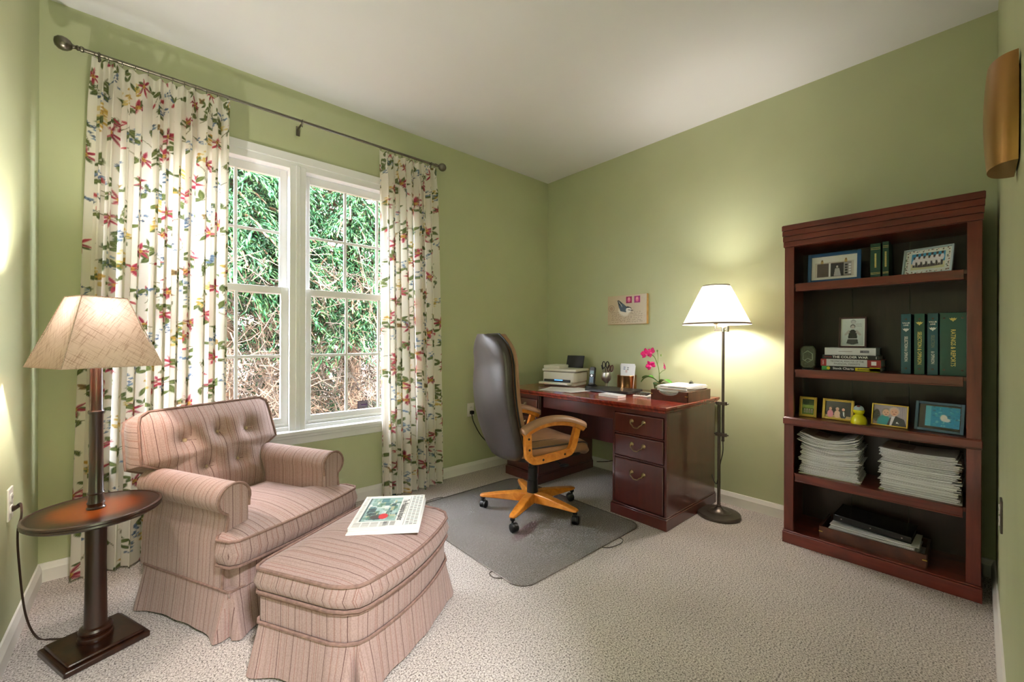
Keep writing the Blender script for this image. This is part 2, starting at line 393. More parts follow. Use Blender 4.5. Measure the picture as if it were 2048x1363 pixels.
def burst_mat():
    m, n, b = nodes('sunburst_table_wood'); b.inputs['Roughness'].default_value = 0.3; b.inputs['Coat Weight'].default_value = 0.4; b.inputs['Coat Roughness'].default_value = 0.15
    tc = N(n, 'ShaderNodeTexCoord'); ln = N(n, 'ShaderNodeVectorMath', operation='LENGTH'); n.links.new(tc.outputs['Object'], ln.inputs[0])
    mp = N(n, 'ShaderNodeMapping'); mp.inputs['Scale'].default_value = (4, 40, 4); ns = N(n, 'ShaderNodeTexNoise'); ns.inputs['Scale'].default_value = 2; ns.inputs['Detail'].default_value = 6
    n.links.new(tc.outputs['Object'], mp.inputs[0]); n.links.new(mp.outputs[0], ns.inputs['Vector'])
    ad = N(n, 'ShaderNodeMath', operation='MULTIPLY_ADD'); ad.inputs[1].default_value = 0.05; n.links.new(ns.outputs['Fac'], ad.inputs[0]); n.links.new(ln.outputs['Value'], ad.inputs[2])
    r = ramp(n, [(0.05, rgb(150, 74, 18)), (0.125, rgb(128, 58, 14)), (0.165, rgb(60, 26, 10)), (0.195, rgb(22, 12, 9))]); n.links.new(ad.outputs[0], r.inputs[0]); n.links.new(r.outputs[0], b.inputs['Base Color'])
    return m
mBurst = burst_mat()

# ------------------------------------------------------------------ printed surfaces (colour attribute on a fine mesh)
class Cv:
    """a canvas in metres; paints sRGB colours"""
    def __init__(s, w, h, nx, ny, bg):
        s.w, s.h, s.nx, s.ny = w, h, nx, ny
        s.x = np.linspace(0, w, nx); s.y = np.linspace(0, h, ny)
        s.c = np.empty((ny, nx, 3)); s.c[:] = bg
    def win(s, x0, x1, y0, y1):
        i0, i1 = np.searchsorted(s.x, (x0, x1)); j0, j1 = np.searchsorted(s.y, (y0, y1))
        if i1 <= i0 or j1 <= j0: return None
        X, Y = np.meshgrid(s.x[i0:i1], s.y[j0:j1]); return (slice(j0, j1), slice(i0, i1)), X, Y
    def put(s, sl, mask, col, a=1.0):
        k = (np.clip(mask, 0, 1)*a)[..., None]; s.c[sl] = s.c[sl]*(1-k) + np.asarray(col, float)*k
    def rect(s, x0, x1, y0, y1, col, a=1.0):
        r = s.win(x0, x1, y0, y1)
        if r: s.put(r[0], np.ones_like(r[1]), col, a)
    def ell(s, cx, cy_, rx, ry, col, a=1.0, ang=0, soft=0.25):
        R = max(rx, ry)*1.2; r = s.win(cx-R, cx+R, cy_-R, cy_+R)
        if not r: return
        X, Y = r[1]-cx, r[2]-cy_; u = X*math.cos(ang)+Y*math.sin(ang); v = -X*math.sin(ang)+Y*math.cos(ang)
        s.put(r[0], (1-np.sqrt((u/rx)**2+(v/ry)**2))/soft, col, a)
    def leaf(s, x, y, L, W, ang, col, col2=None, a=1.0):
        """pointed leaf or petal from (x,y) outwards"""
        cx, cy_ = x+math.cos(ang)*L/2, y+math.sin(ang)*L/2; R = L*0.6+W
        r = s.win(cx-R, cx+R, cy_-R, cy_+R)
        if not r: return
        X, Y = r[1]-x, r[2]-y; u = (X*math.cos(ang)+Y*math.sin(ang))/L; v = (-X*math.sin(ang)+Y*math.cos(ang))/W
        uu = np.clip(u, 0, 1); hw = np.sin(PI*uu**0.8); inside = (u > 0) & (u < 1)
        s.put(r[0], np.where(inside, (hw-np.abs(v))/0.35, 0), col, a)
        if col2 is not None: s.put(r[0], np.where(inside & (np.abs(v) < 0.38*hw), (1-u)*1.2, 0), col2, 0.8*a)
    def stem(s, P, wd, col, a=0.8):
        for k in range(len(P)-1):
            (x0, y0), (x1, y1) = P[k], P[k+1]; L = math.hypot(x1-x0, y1-y0); R = wd*1.5
            r = s.win(min(x0, x1)-R, max(x0, x1)+R, min(y0, y1)-R, max(y0, y1)+R)
            if not r or L < 1e-6: continue
            X, Y = r[1]-x0, r[2]-y0; u = np.clip((X*(x1-x0)+Y*(y1-y0))/L/L, 0, 1)
            d = np.hypot(X-u*(x1-x0), Y-u*(y1-y0)); s.put(r[0], (wd-d)/(wd*0.6), col, a)
    def poly(s, P, col, a=1.0):
        P = np.array(P); r = s.win(P[:, 0].min(), P[:, 0].max(), P[:, 1].min(), P[:, 1].max())
        if not r: return
        ins = np.zeros(r[1].shape, bool); j = len(P)-1
        for i in range(len(P)):
            (xi, yi), (xj, yj) = P[i], P[j]
            ins ^= ((yi > r[2]) != (yj > r[2])) & (r[1] < (xj-xi)*(r[2]-yi)/((yj-yi) if abs(yj-yi) > 1e-9 else 1e-9)+xi); j = i
        s.put(r[0], ins.astype(float), col, a)
    def grad(s, c0, c1, vertical=True):
        t = (s.y/s.h)[:, None, None] if vertical else (s.x/s.w)[None, :, None]
        s.c[:] = np.asarray(c0, float)*(1-t)+np.asarray(c1, float)*t
    def speckle(s, amt):
        s.c += rng.normal(0, amt, s.c.shape[:2])[..., None]; s.c = np.clip(s.c, 0, 255)
def set_print(me, cols):
    a = me.attributes.new('print', 'FLOAT_COLOR', 'POINT')
    c = np.ones((len(cols), 4), np.float32); c[:, :3] = lin(np.clip(cols, 0, 255)); a.data.foreach_set('color', c.ravel())
def grid_mesh(name, P, nx, ny, material, cols):
    """P: (ny*nx,3) positions"""
    me = bpy.data.meshes.new(name); nq = (nx-1)*(ny-1)
    me.vertices.add(nx*ny); me.vertices.foreach_set('co', np.asarray(P, np.float32).ravel())
    j, i = np.meshgrid(np.arange(ny-1), np.arange(nx-1), indexing='ij'); q = (j*nx+i).ravel()
    loops = np.stack([q, q+1, q+nx+1, q+nx], 1).astype(np.int32)
    me.loops.add(nq*4); me.polygons.add(nq)
    me.loops.foreach_set('vertex_index', loops.ravel()); me.polygons.foreach_set('loop_start', np.arange(0, nq*4, 4, dtype=np.int32))
    me.update(calc_edges=True); me.shade_smooth(); me.materials.append(material)
    set_print(me, cols.reshape(-1, 3)); return me
def sheet(cv, material, name, axis='xz', origin='c'):
    """flat printed sheet; axis 'xz' faces -y, 'xy' faces +z; centred"""
    X, Y = np.meshgrid(cv.x-cv.w/2, cv.y-(cv.h/2 if origin == 'c' else 0)); Z = np.zeros_like(X)
    P = np.stack([X, Z, Y], -1) if axis == 'xz' else np.stack([X, Y, Z], -1)
    return grid_mesh(name, P.reshape(-1, 3), cv.nx, cv.ny, material, cv.c)

def text(name, body, size, material, parent, M, align='CENTER', sx=1.0, bold=0.0, spacing=1.0):
    """flat lettering in the local xy plane of M"""
    c = bpy.data.curves.new(name, 'FONT'); c.body = body; c.size = size; c.align_x = align; c.align_y = 'CENTER'; c.offset = bold; c.space_character = spacing; c.resolution_u = 3
    t = bpy.data.objects.new(name+'_tmp', c); COL.objects.link(t); bpy.context.view_layer.update()
    dg = bpy.context.evaluated_depsgraph_get(); me = bpy.data.meshes.new_from_object(t.evaluated_get(dg))
    bpy.data.objects.remove(t); bpy.data.curves.remove(c)
    me.name = name; me.transform(M @ Matrix.Diagonal((sx, 1, 1, 1))); me.materials.clear(); me.materials.append(material)
    o = bpy.data.objects.new(name, me); COL.objects.link(o); o.parent = parent; return o

# ================================================================== ROOM
W, L, H, TH = 3.4446, 2.9780, 2.74, 0.12
WX0, WX1, WZ0, WZ1 = -3.225, -1.455, 0.555, 2.285           # window opening
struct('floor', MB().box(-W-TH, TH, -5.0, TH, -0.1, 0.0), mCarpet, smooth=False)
struct('ceiling', MB().box(-W-TH, TH, -5.0, TH, H, H+0.1), mCeil, smooth=False)
b = MB().box(-W-TH, WX0, 0, TH, 0, H).box(WX1, TH, 0, TH, 0, H).box(WX0, WX1, 0, TH, 0, WZ0).box(WX0, WX1, 0, TH, WZ1, H)
struct('wall_window', b, mWall, smooth=False)
struct('wall_desk', MB().box(0, TH, -L-TH, 0, 0, H), mWall, smooth=False)
struct('wall_left', MB().box(-W-TH, -W, -5.0, 0, 0, H), mWall, smooth=False)
DX0, DX1, DZ = -3.40, -2.52, 2.05                            # doorway the photograph is taken from
b = MB().box(DX1, 0, -L-TH, -L, 0, H).box(-W, DX0, -L-TH, -L, 0, H).box(DX0, DX1, -L-TH, -L, DZ, H)
struct('wall_right', b, mWall, smooth=False)
# unseen hall behind the doorway, added to hold the fill light
b = MB().box(-W, 0.0+TH, -5.0, -4.9, 0, H)
struct('wall_hall_far', b, mWall, smooth=False)
struct('wall_hall_end', MB().box(-1.2, -1.1, -4.9, -L-TH, 0, H), mWall, smooth=False)
def baseboard(name, p0, p1, inward):
    p0, p1 = Vector(p0), Vector(p1); d = (p1-p0).normalized(); n = Vector(inward); M = Matrix(((d.x, n.x, 0, p0.x), (d.y, n.y, 0, p0.y), (0, 0, 1, 0), (0, 0, 0, 1)))
    prof = [(0, 0), (0.015, 0), (0.015, 0.058), (0.012, 0.066), (0.010, 0.072), (0.006, 0.084), (0, 0.086)]
    ln = (p1-p0).length
    return struct(name, MB().prism(prof, 0, ln, M=M @ Matrix(((0, 0, 1, 0), (1, 0, 0, 0), (0, 1, 0, 0), (0, 0, 0, 1)))), mTrim, smooth=False)
baseboard('baseboard_window', (-W, 0, 0), (0, 0, 0), (0, -1, 0))
baseboard('baseboard_desk', (0, 0, 0), (0, -L, 0), (-1, 0, 0))
baseboard('baseboard_left', (-W, -L, 0), (-W, 0, 0), (1, 0, 0))
baseboard('baseboard_right', (0, -L, 0), (DX1+0.07, -L, 0), (0, 1, 0))
b = MB()
for x0, x1 in ((DX0-0.03, DX0), (DX1, DX1+0.06)): b.box(x0, x1, -L-TH-0.012, -L+0.006, 0, DZ+0.06)
b.box(DX0-0.03, DX1+0.06, -L-TH-0.012, -L+0.006, DZ, DZ+0.06)
struct('trim_1', b, mTrim, smooth=False)

# ------------------------------------------------------------------ window
win = bpy.data.objects.new('window_1', None); COL.objects.link(win); tag(win, 'white twin double-hung window with grids looking onto a spruce', None, None, 'structure')
FR = 0.045
b = MB().box(WX0, WX0+FR, -0.012, 0.11, WZ0, WZ1).box(WX1-FR, WX1, -0.012, 0.11, WZ0, WZ1).box(WX0, WX1, -0.012, 0.11, WZ1-0.055, WZ1)
b.box(WX0, WX1, -0.018, 0.02, WZ1-0.012, WZ1+0.04)
b.box(WX0, WX1, 0.0, 0.11, WZ0, WZ0+0.03)
obj('window_frame', b, mVinyl, win, bevel=0.003)
MX = -2.338
obj('mullion', MB().box(MX-0.048, MX+0.048, -0.014, 0.11, WZ0, WZ1-0.03).box(MX-0.012, MX+0.012, -0.022, 0, WZ0, WZ1-0.03), mVinyl, win, bevel=0.003)
obj('sill', MB().box(WX0-0.05, WX1+0.05, -0.055, 0.03, WZ0-0.022, WZ0+0.004), mVinyl, win, bevel=0.005)
obj('apron', MB().box(WX0-0.02, WX1+0.02, -0.022, 0, WZ0-0.085, WZ0-0.022).box(WX0-0.02, WX1+0.02, -0.03, 0, WZ0-0.045, WZ0-0.022), mVinyl, win, bevel=0.004)
ZM = 1.452
pane_me = {}
for (ux0, ux1) in ((WX0+FR, MX-0.048), (MX+0.048, WX1-FR)):
    for up_ in (0, 1):
        z0, z1 = (ZM-0.022, WZ1-0.055) if up_ else (WZ0+0.03, ZM+0.022)
        y0 = 0.055 if up_ else 0.02
        st, rl0, rl1 = 0.042, (0.04 if up_ else 0.055), (0.05 if up_ else 0.042)
        gx0, gx1, gz0, gz1 = ux0+st, ux1-st, z0+rl0, z1-rl1
        b = MB().box(ux0, gx0, y0, y0+0.032, z0, z1).box(gx1, ux1, y0, y0+0.032, z0, z1).box(gx0, gx1, y0, y0+0.032, z0, gz0).box(gx0, gx1, y0, y0+0.032, gz1, z1)
        if not up_: b.box(ux0+0.02, ux1-0.02, y0-0.008, y0, z0+0.004, z0+0.02)
        s_ = obj('sash', b, mVinyl, win, bevel=0.002)
        cw, ch = (gx1-gx0)/3, (gz1-gz0)/2
        for k in (1, 2): obj('muntin', MB().box(gx0+k*cw-0.009, gx0+k*cw+0.009, y0+0.008, y0+0.022, gz0, gz1), mVinyl, s_, bevel=0.002)
        obj('muntin', MB().box(gx0, gx1, y0+0.009, y0+0.021, gz0+ch-0.009, gz0+ch+0.009), mVinyl, s_, bevel=0.002)
        for i in range(3):
            for j in range(2):
                if up_ not in pane_me: pane_me[up_] = MB().box(-cw/2, cw/2, -0.002, 0.002, -ch/2, ch/2).mesh('pane', False)
                obj('pane', pane_me[up_], mGlass, s_, loc=(gx0+(i+0.5)*cw, y0+0.016, gz0+(j+0.5)*ch))
cv = Cv(0.075, 0.055, 40, 30, (60, 44, 66))
for k in range(5): cv.rect(0.004, 0.071, 0.006+k*0.0095, 0.0085+k*0.0095, (215, 210, 225))
cv.rect(0.025, 0.068, 0.02, 0.03, (90, 60, 110)); cv.speckle(12)
stk = tag(obj('window_sticker', sheet(cv, mPrint, 'window_sticker'), None, None, loc=(-1.895, 0.031, 0.675)), 'small dark striped security sticker on the lower window glass', 'sticker')

# ------------------------------------------------------------------ outside
struct('ground', MB().box(-40, 40, 0.15, 80, -0.5, -0.35), mMulch, smooth=False)
def shoots(P, D, Ln, R, cols_b, cols_t):
    """many small drooping needle shoots as 4-sided spindles in one mesh"""
    n = len(P); D = D/np.linalg.norm(D, axis=1, keepdims=True)
    up = np.where(np.abs(D[:, 2:3]) < 0.9, np.array([[0, 0, 1.0]]), np.array([[1.0, 0, 0]]))
    A = np.cross(D, up); A /= np.linalg.norm(A, axis=1, keepdims=True); B = np.cross(D, A)
    V = np.empty((n, 6, 3)); mid = P + D*Ln[:, None]*0.42
    V[:, 0] = P; V[:, 5] = P + D*Ln[:, None]
    for k, (a, b_) in enumerate(((1, 0), (0, 0.55), (-1, 0), (0, -0.55))): V[:, 1+k] = mid + (a*A+b_*B)*R[:, None]
    fc = [(0, 1, 2), (0, 2, 3), (0, 3, 4), (0, 4, 1), (5, 2, 1), (5, 3, 2), (5, 4, 3), (5, 1, 4)]
    Fa = (np.arange(n)[:, None, None]*6 + np.array(fc)[None]).reshape(-1, 3).astype(np.int32)
    C = np.empty((n, 6, 3)); C[:, 0] = cols_b; C[:, 5] = cols_t; C[:, 1:5] = ((cols_b+cols_t)/2)[:, None]
    return V.reshape(-1, 3), Fa, C.reshape(-1, 3)
def tri_mesh(name, V, Fa, C, material):
    me = bpy.data.meshes.new(name); me.vertices.add(len(V)); me.vertices.foreach_set('co', V.astype(np.float32).ravel())
    nf = len(Fa); me.loops.add(nf*3); me.polygons.add(nf); me.loops.foreach_set('vertex_index', Fa.ravel()); me.polygons.foreach_set('loop_start', np.arange(0, nf*3, 3, dtype=np.int32))
    me.update(calc_edges=True); me.materials.append(material); set_print(me, C); return me
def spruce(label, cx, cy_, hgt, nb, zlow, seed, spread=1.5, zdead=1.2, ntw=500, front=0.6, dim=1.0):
    r = np.random.default_rng(seed); root = thing('spruce_tree', label, 'tree', (cx, cy_, -0.35), 0, 'spruces outside the window')
    bark = lambda k: np.clip(np.array([[112, 84, 62]])+r.normal(0, 14, (k, 1)), 30, 200)
    tr = MB().tube([(0, 0, 0), (0.03, 0, hgt*0.4), (0, 0.02, hgt)], [0.15, 0.11, 0.02], 10).mesh('trunk'); tr.materials.append(mTwig); set_print(tr, bark(len(tr.vertices)))
    obj('trunk', tr, None, root)
    P, D, Ln, R, cb, ct = [], [], [], [], [], []; br = MB()
    for i in range(nb):
        z = zlow + (hgt*0.8-zlow)*((i+r.random())/nb)**1.25; az = -PI/2+r.normal(0, 0.8) if r.random() < front else r.random()*2*PI
        rl = spread*(1-z/(hgt*1.15))*(0.75+0.4*r.random()); d = np.array([math.cos(az), math.sin(az)])
        pts = []
        for k in range(7):
            t = k/6; pts.append((d[0]*rl*t, d[1]*rl*t, z + 0.12*rl*math.sin(t*PI*0.7) - 0.32*rl*t*t))
        br.tube(pts, [0.022*(1-k/7)+0.004 for k in range(7)], 5)
        nspr = int(20*rl/spread)+5
        for q in range(nspr):
            t = 0.3+0.7*(q+r.random())/nspr; f_ = t*6; k = min(int(f_), 5); a = np.array(pts[k]); p0 = a+(np.array(pts[k+1])-a)*(f_-k)
            side = r.choice((-1, 1)); lat = np.array([-d[1], d[0]])*side; sl = 0.16+0.26*r.random()
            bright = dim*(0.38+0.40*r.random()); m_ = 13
            for g in range(m_):
                u = (g+r.random())/m_
                pp = p0 + np.array([lat[0]*sl*u*0.75+d[0]*sl*u*0.55, lat[1]*sl*u*0.75+d[1]*sl*u*0.55, -sl*u*u*0.95])
                dd = np.array([lat[0]*0.4+d[0]*0.5, lat[1]*0.4+d[1]*0.5, -0.55-0.6*u]) + r.normal(0, 0.42, 3)
                P.append(pp); D.append(dd); Ln.append(0.06+0.06*r.random()); R.append(0.0085+0.005*r.random())
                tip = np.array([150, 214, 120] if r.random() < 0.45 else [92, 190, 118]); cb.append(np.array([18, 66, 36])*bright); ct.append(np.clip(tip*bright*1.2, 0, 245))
    bm_ = br.mesh('branch', recalc=False); bm_.materials.append(mTwig); set_print(bm_, bark(len(bm_.vertices)))
    tag(obj('branches', bm_, None, root), kind='stuff')
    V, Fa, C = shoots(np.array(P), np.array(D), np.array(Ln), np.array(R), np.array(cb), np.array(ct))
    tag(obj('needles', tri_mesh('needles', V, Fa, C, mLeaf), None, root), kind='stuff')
    tw = MB(); cc = []
    for i in range(ntw):                                    # dead, bare lower twigs
        z = 0.3+zdead*r.random(); az = -PI/2+r.normal(0, 0.9); rr = (0.25+0.75*r.random())*spread*0.85
        p = np.array([math.cos(az)*rr, math.sin(az)*rr, z]); dd = np.array([math.cos(az), math.sin(az), 0.1])+r.normal(0, 0.75, 3); dd /= np.linalg.norm(dd)
        ln_ = 0.12+0.3*r.random(); bend = r.normal(0, 0.12, 3); n0 = len(tw.v)
        q = [p, p+dd*ln_*0.5+bend*ln_, p+dd*ln_+bend*ln_*2.5+np.array([0, 0, -0.1*ln_])]
        tw.tube(q, [0.0055, 0.004, 0.0015], 4, cap=False)
        for _ in range(3):
            e = q[1]+r.normal(0, 0.4, 3)*ln_*0.7; tw.tube([q[1]*(0.3+0.7*r.random())+q[0]*0.0+q[1]*0 if False else q[1], (q[1]+e)/2+r.normal(0, 0.02, 3), e], [0.003, 0.0025, 0.001], 3, cap=False)
        col = np.array([158, 128, 106])*(0.3+0.6*r.random()); cc += [col]*(len(tw.v)-n0)
    tm = tw.mesh('dead_twigs', recalc=False); tm.materials.append(mTwig); set_print(tm, np.array(cc))
    tag(obj('dead_twigs', tm, None, root), kind='stuff')
    return root
spruce('tall spruce with dead lower twigs close behind the left sash', -2.45, 2.55, 6.2, 230, 2.05, 3, 1.85, 1.95, 1300)
spruce('tall spruce with drooping green boughs behind the right sash', -0.95, 2.85, 6.5, 230, 1.70, 5, 2.05, 1.85, 1300)
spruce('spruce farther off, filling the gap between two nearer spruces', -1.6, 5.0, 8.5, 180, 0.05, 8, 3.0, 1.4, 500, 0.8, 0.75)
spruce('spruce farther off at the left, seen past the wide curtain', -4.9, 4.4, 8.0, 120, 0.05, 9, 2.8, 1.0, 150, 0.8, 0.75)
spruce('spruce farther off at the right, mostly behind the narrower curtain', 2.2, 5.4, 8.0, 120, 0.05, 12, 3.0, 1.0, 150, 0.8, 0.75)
# low shrub at lower right of the view
r_ = np.random.default_rng(4); n_ = 2600; a_ = r_.random(n_)*2*PI; u_ = np.sqrt(r_.random(n_)); e_ = r_.random(n_)
P_ = np.stack([np.cos(a_)*u_*0.55, np.sin(a_)*u_*0.45, 0.1+0.78*(1-u_**2)*(0.6+0.4*e_)], 1); D_ = np.stack([np.cos(a_)*u_, np.sin(a_)*u_, 0.9-u_*0.6], 1)+r_.normal(0, 0.3, (n_, 3))
br_ = (0.7+0.5*r_.random((n_, 1))); V, Fa, C = shoots(P_, D_, np.full(n_, 0.07), np.full(n_, 0.016), np.array([[14, 110, 44]])*br_, np.clip(np.array([[50, 186, 78]])*br_, 0, 250))
sh_ = thing('garden_shrub', 'small bright green shrub at the foot of the spruces', 'shrub', (-0.95, 1.35, -0.35))
tag(obj('leaves', tri_mesh('leaves', V, Fa, C, mLeaf), None, sh_), kind='stuff')
for k in range(5): obj('stem', MB().tube([(0, 0, 0), (0.1*math.cos(k*1.3), 0.1*math.sin(k*1.3), 0.3), (0.25*math.cos(k*1.3), 0.22*math.sin(k*1.3), 0.6)], [0.02, 0.014, 0.006], 6), mMulch, sh_)

# ------------------------------------------------------------------ curtains and rod
ROD_Y, ROD_Z = -0.10, 2.507
rod = thing('curtain_rod', 'thin pewter curtain rod with ball finials above the window', 'curtain rod', (0, ROD_Y, 0))
obj('pole', MB().cyl((-3.30, 0, ROD_Z), (-1.38, 0, ROD_Z), 0.0085, n=14), mPewter, rod)
for sx, x in ((-1, -3.29), (1, -1.385)):
    pr_ = [(0.009, 0), (0.013, 0.004), (0.013, 0.012), (0.009, 0.016), (0.012, 0.022), (0.008, 0.03), (0.010, 0.038), (0.020, 0.044), (0.028, 0.056), (0.031, 0.07), (0.028, 0.084), (0.017, 0.096), (0.004, 0.099)]
    obj('finial', MB().lathe(pr_, 20, M=T(x, 0, ROD_Z, ry=sx*PI/2)), mPewter, rod)
for x in (-3.24, -2.338, -1.42):
    b = MB().cyl((x, 0.0985, ROD_Z-0.012), (x, 0.0, ROD_Z-0.012), 0.006, n=8).box(x-0.011, x+0.011, 0.094, 0.0985, ROD_Z-0.055, ROD_Z+0.005).tube([(x, -0.013, ROD_Z+0.006), (x, -0.012, ROD_Z-0.008), (x, 0, ROD_Z-0.013), (x, 0.012, ROD_Z-0.008)], 0.004, 6)
    b.cyl((x, 0, ROD_Z-0.012), (x, 0, ROD_Z-0.034), 0.004, n=8)
    obj('bracket', b, mPewter, rod)
ring_me = MB().tube([(0, 0.0135*math.cos(a), 0.0135*math.sin(a)-0.004) for a in np.linspace(0, 2*PI, 17)[:-1]], 0.0016, 6, closed=True).mesh('ring')
def floral(cv, seed):
    r = np.random.default_rng(seed)
    G1, G2, G3 = (84, 98, 50), (138, 148, 96), (70, 86, 48)
    def two(x, y, a, s):
        cv.leaf(x, y, 0.050*s, 0.011*s, a, G1, G2); cv.leaf(x, y, 0.042*s, 0.010*s, a+1.0+0.5*r.random(), G3, G2)
    def curve(x, y, a, ln):
        P = [(x, y)]
        for k in range(8): a += r.normal(0.12, 0.1); P.append((P[-1][0]+math.cos(a)*ln/8, P[-1][1]+math.sin(a)*ln/8))
        cv.stem(P, 0.0021, (92, 92, 52), 0.75); return P, a
    def lily(x, y, s):
        a0 = r.random()*6
        for k in range(6): cv.leaf(x, y, (0.04+0.016*r.random())*s, 0.0072*s, a0+k*PI/3+r.normal(0, 0.15), (180, 70, 88) if k % 2 else (208, 138, 142), (124, 34, 58))
        cv.ell(x, y, 0.011*s, 0.011*s, (206, 176, 74), 0.8)
        for k in range(3): cv.stem([(x, y), (x+0.04*s*math.cos(a0+k*2.1), y+0.04*s*math.sin(a0+k*2.1))], 0.0014, (110, 24, 30))
    def yellow(x, y, s):
        for k in range(16):
            q, t = r.random()*0.032*s, r.random()*6.3; cv.ell(x+q*math.cos(t), y+q*math.sin(t)*1.3, 0.0075*s, 0.006*s, [(214, 184, 96), (190, 150, 64), (226, 206, 140)][k % 3], 0.85)
    def blue(x, y, s):
        a = r.random()*6.3
        for k in range(14):
            q, t = (k+1)/14*0.07*s, a+r.normal(0, 0.35); px, py = x+q*math.cos(t), y+q*math.sin(t); c_ = [(104, 126, 160), (132, 156, 186), (80, 100, 128)][k % 3]
            for j in range(4): cv.leaf(px, py, 0.0075*s, 0.0026*s, j*PI/2+k, c_)
    def butterfly(x, y, s):
        for t, l_ in ((0.6, 0.03), (2.5, 0.03), (-0.5, 0.02), (3.6, 0.02)): cv.leaf(x, y, l_*s, 0.010*s, t, (168, 142, 96), (112, 92, 60))
        cv.stem([(x, y-0.01), (x, y+0.012)], 0.002, (60, 50, 40))
    def bud(x, y, s):
        a = r.random()*6.3; P, a2 = curve(x, y, a, 0.06); cv.leaf(P[-1][0], P[-1][1], 0.035*s, 0.006*s, a2, (196, 92, 96), (150, 40, 60))
    dx, dy = 0.096, 0.100; nx_, ny_ = int(cv.w/dx)+2, int(cv.h/dy)+2; q = 0
    for j in range(ny_):
        for i in range(nx_):
            x, y = (i+0.5*(j % 2)+r.normal(0, 0.16))*dx, (j+r.normal(0, 0.18))*dy; kind = (i*3+j*5) % 8; s = 0.92+0.3*r.random()
            if kind in (0, 4): P, a = curve(x, y, r.random()*6, 0.10); two(P[4][0], P[4][1], a, s*0.8); two(x, y, a+2, s); lily(x, y, s)
            elif kind in (1,): two(x, y, r.random()*6, s); yellow(x+0.02, y+0.02, s)
            elif kind in (2, 6): blue(x, y, s); two(x, y, r.random()*6, s*0.8)
            elif kind == 3: P, a = curve(x, y, r.random()*6, 0.12); [two(p[0], p[1], a+k, s*0.8) for k, p in enumerate(P[2::3])]
            elif kind == 5: (butterfly if (i+j) % 3 == 0 else bud)(x, y, s); two(x+0.03, y-0.02, r.random()*6, s*0.8)
            else: two(x, y, r.random()*6, s*1.1); bud(x, y, s)
def curtain(label, xt0, xt1, xb0, xb1, nf, full, cell, seed, zb, ring_n):
    zt = ROD_Z-0.018; width = (xt1-xt0)*full; hgt = zt-zb
    nx, ny = int(width/cell), int(hgt/cell); cv = Cv(width, hgt, nx, ny, (246, 242, 234)); floral(cv, seed)
    r = np.random.default_rng(seed); t = np.linspace(0, 1, nx)
    ph = 2*PI*nf*t + 0.9*np.sin(2*PI*t*2.3+r.random()*6)+0.6*np.sin(2*PI*t*5.1+r.random()*6)
    amp = 0.75+0.35*np.sin(2*PI*t*3.7+r.random()*6)
    v = np.linspace(0, 1, ny)[:, None]                       # 0 bottom, 1 top
    top = np.clip((v-0.90)/0.10, 0, 1); top = top*top*(3-2*top)
    A = 0.050*(1-top)*(1-0.12*v)+0.016*top
    drift = 0.12*np.sin(3.0*v+6*t[None]*1.0)*(1-v)
    sn = np.sin(ph[None]+drift*3); x = (xb0+(xb1-xb0)*t[None])*(1-v)+(xt0+(xt1-xt0)*t[None])*v
    x = x + 0.010*(1-top)*np.sin(2*ph[None]+drift*3)
    pin = np.sign(sn)*np.abs(sn)**0.6
    y = ROD_Y + A*amp[None]*(sn*(1-top)+pin*top) + 0.006*np.sin(9*t[None]+4*v)
    z = zb+hgt*v+0*x - 0.006*top*(1-np.cos(ph[None]))
    P = np.stack([x, y, z], -1).reshape(-1, 3)
    me = grid_mesh('floral_curtain', P, nx, ny, mCurtain, cv.c)
    o = tag(obj('floral_curtain', me, None), label, 'curtain', 'floral curtains')
    for k in range(ring_n):
        xx = xt0+(xt1-xt0)*(k+0.2)/(ring_n-0.6); obj('ring', ring_me, mPewter, rod, loc=(xx, 0, ROD_Z-0.005))
    return o
curtain('wide floral curtain panel at the left side of the window, behind the armchair', -3.265, -2.715, -3.325, -2.735, 11, 1.95, 0.0036, 21, 0.012, 12)
curtain('narrower floral curtain panel at the right side of the window, near the office chair', -1.835, -1.375, -1.80, -1.315, 9, 2.0, 0.0044, 33, 0.012, 9)

# ------------------------------------------------------------------ outlets and switch plates
def outlet(label, loc, rotz, plate, face):
    o = thing('wall_outlet', label, 'outlet', loc, rotz)
    obj('cover_plate', MB().box(-0.035, 0.035, -0.006, 0, -0.058, 0.058), plate, o, bevel=0.002)
    for z in (-0.021, 0.021):
        q = obj('receptacle', MB().prism(rrect(-0.017, 0.017, z-0.015, z+0.015, 0.006, 4), -0.009, -0.004, axis='y'), face, o)
        obj('slots', MB().box(-0.008, -0.006, -0.0096, -0.0088, z-0.004, z+0.006).box(0.006, 0.008, -0.0096, -0.0088, z-0.004, z+0.006), mBlack, q)
    return o
outlet('white wall outlet with a lamp plug, left wall beside the tray lamp', (-W, -0.56, 0.535), PI/2, mPlastic, mPlastic)
outlet('white wall outlet with black plug under the window wall, beside the office chair', (-0.963, 0, 0.54), 0, mPlastic, mPlastic)
outlet('dark wall plate with two white receptacles on the right wall, by the bookcase', (-0.745, -L, 0.51), PI, mGunmetal, mPlastic)

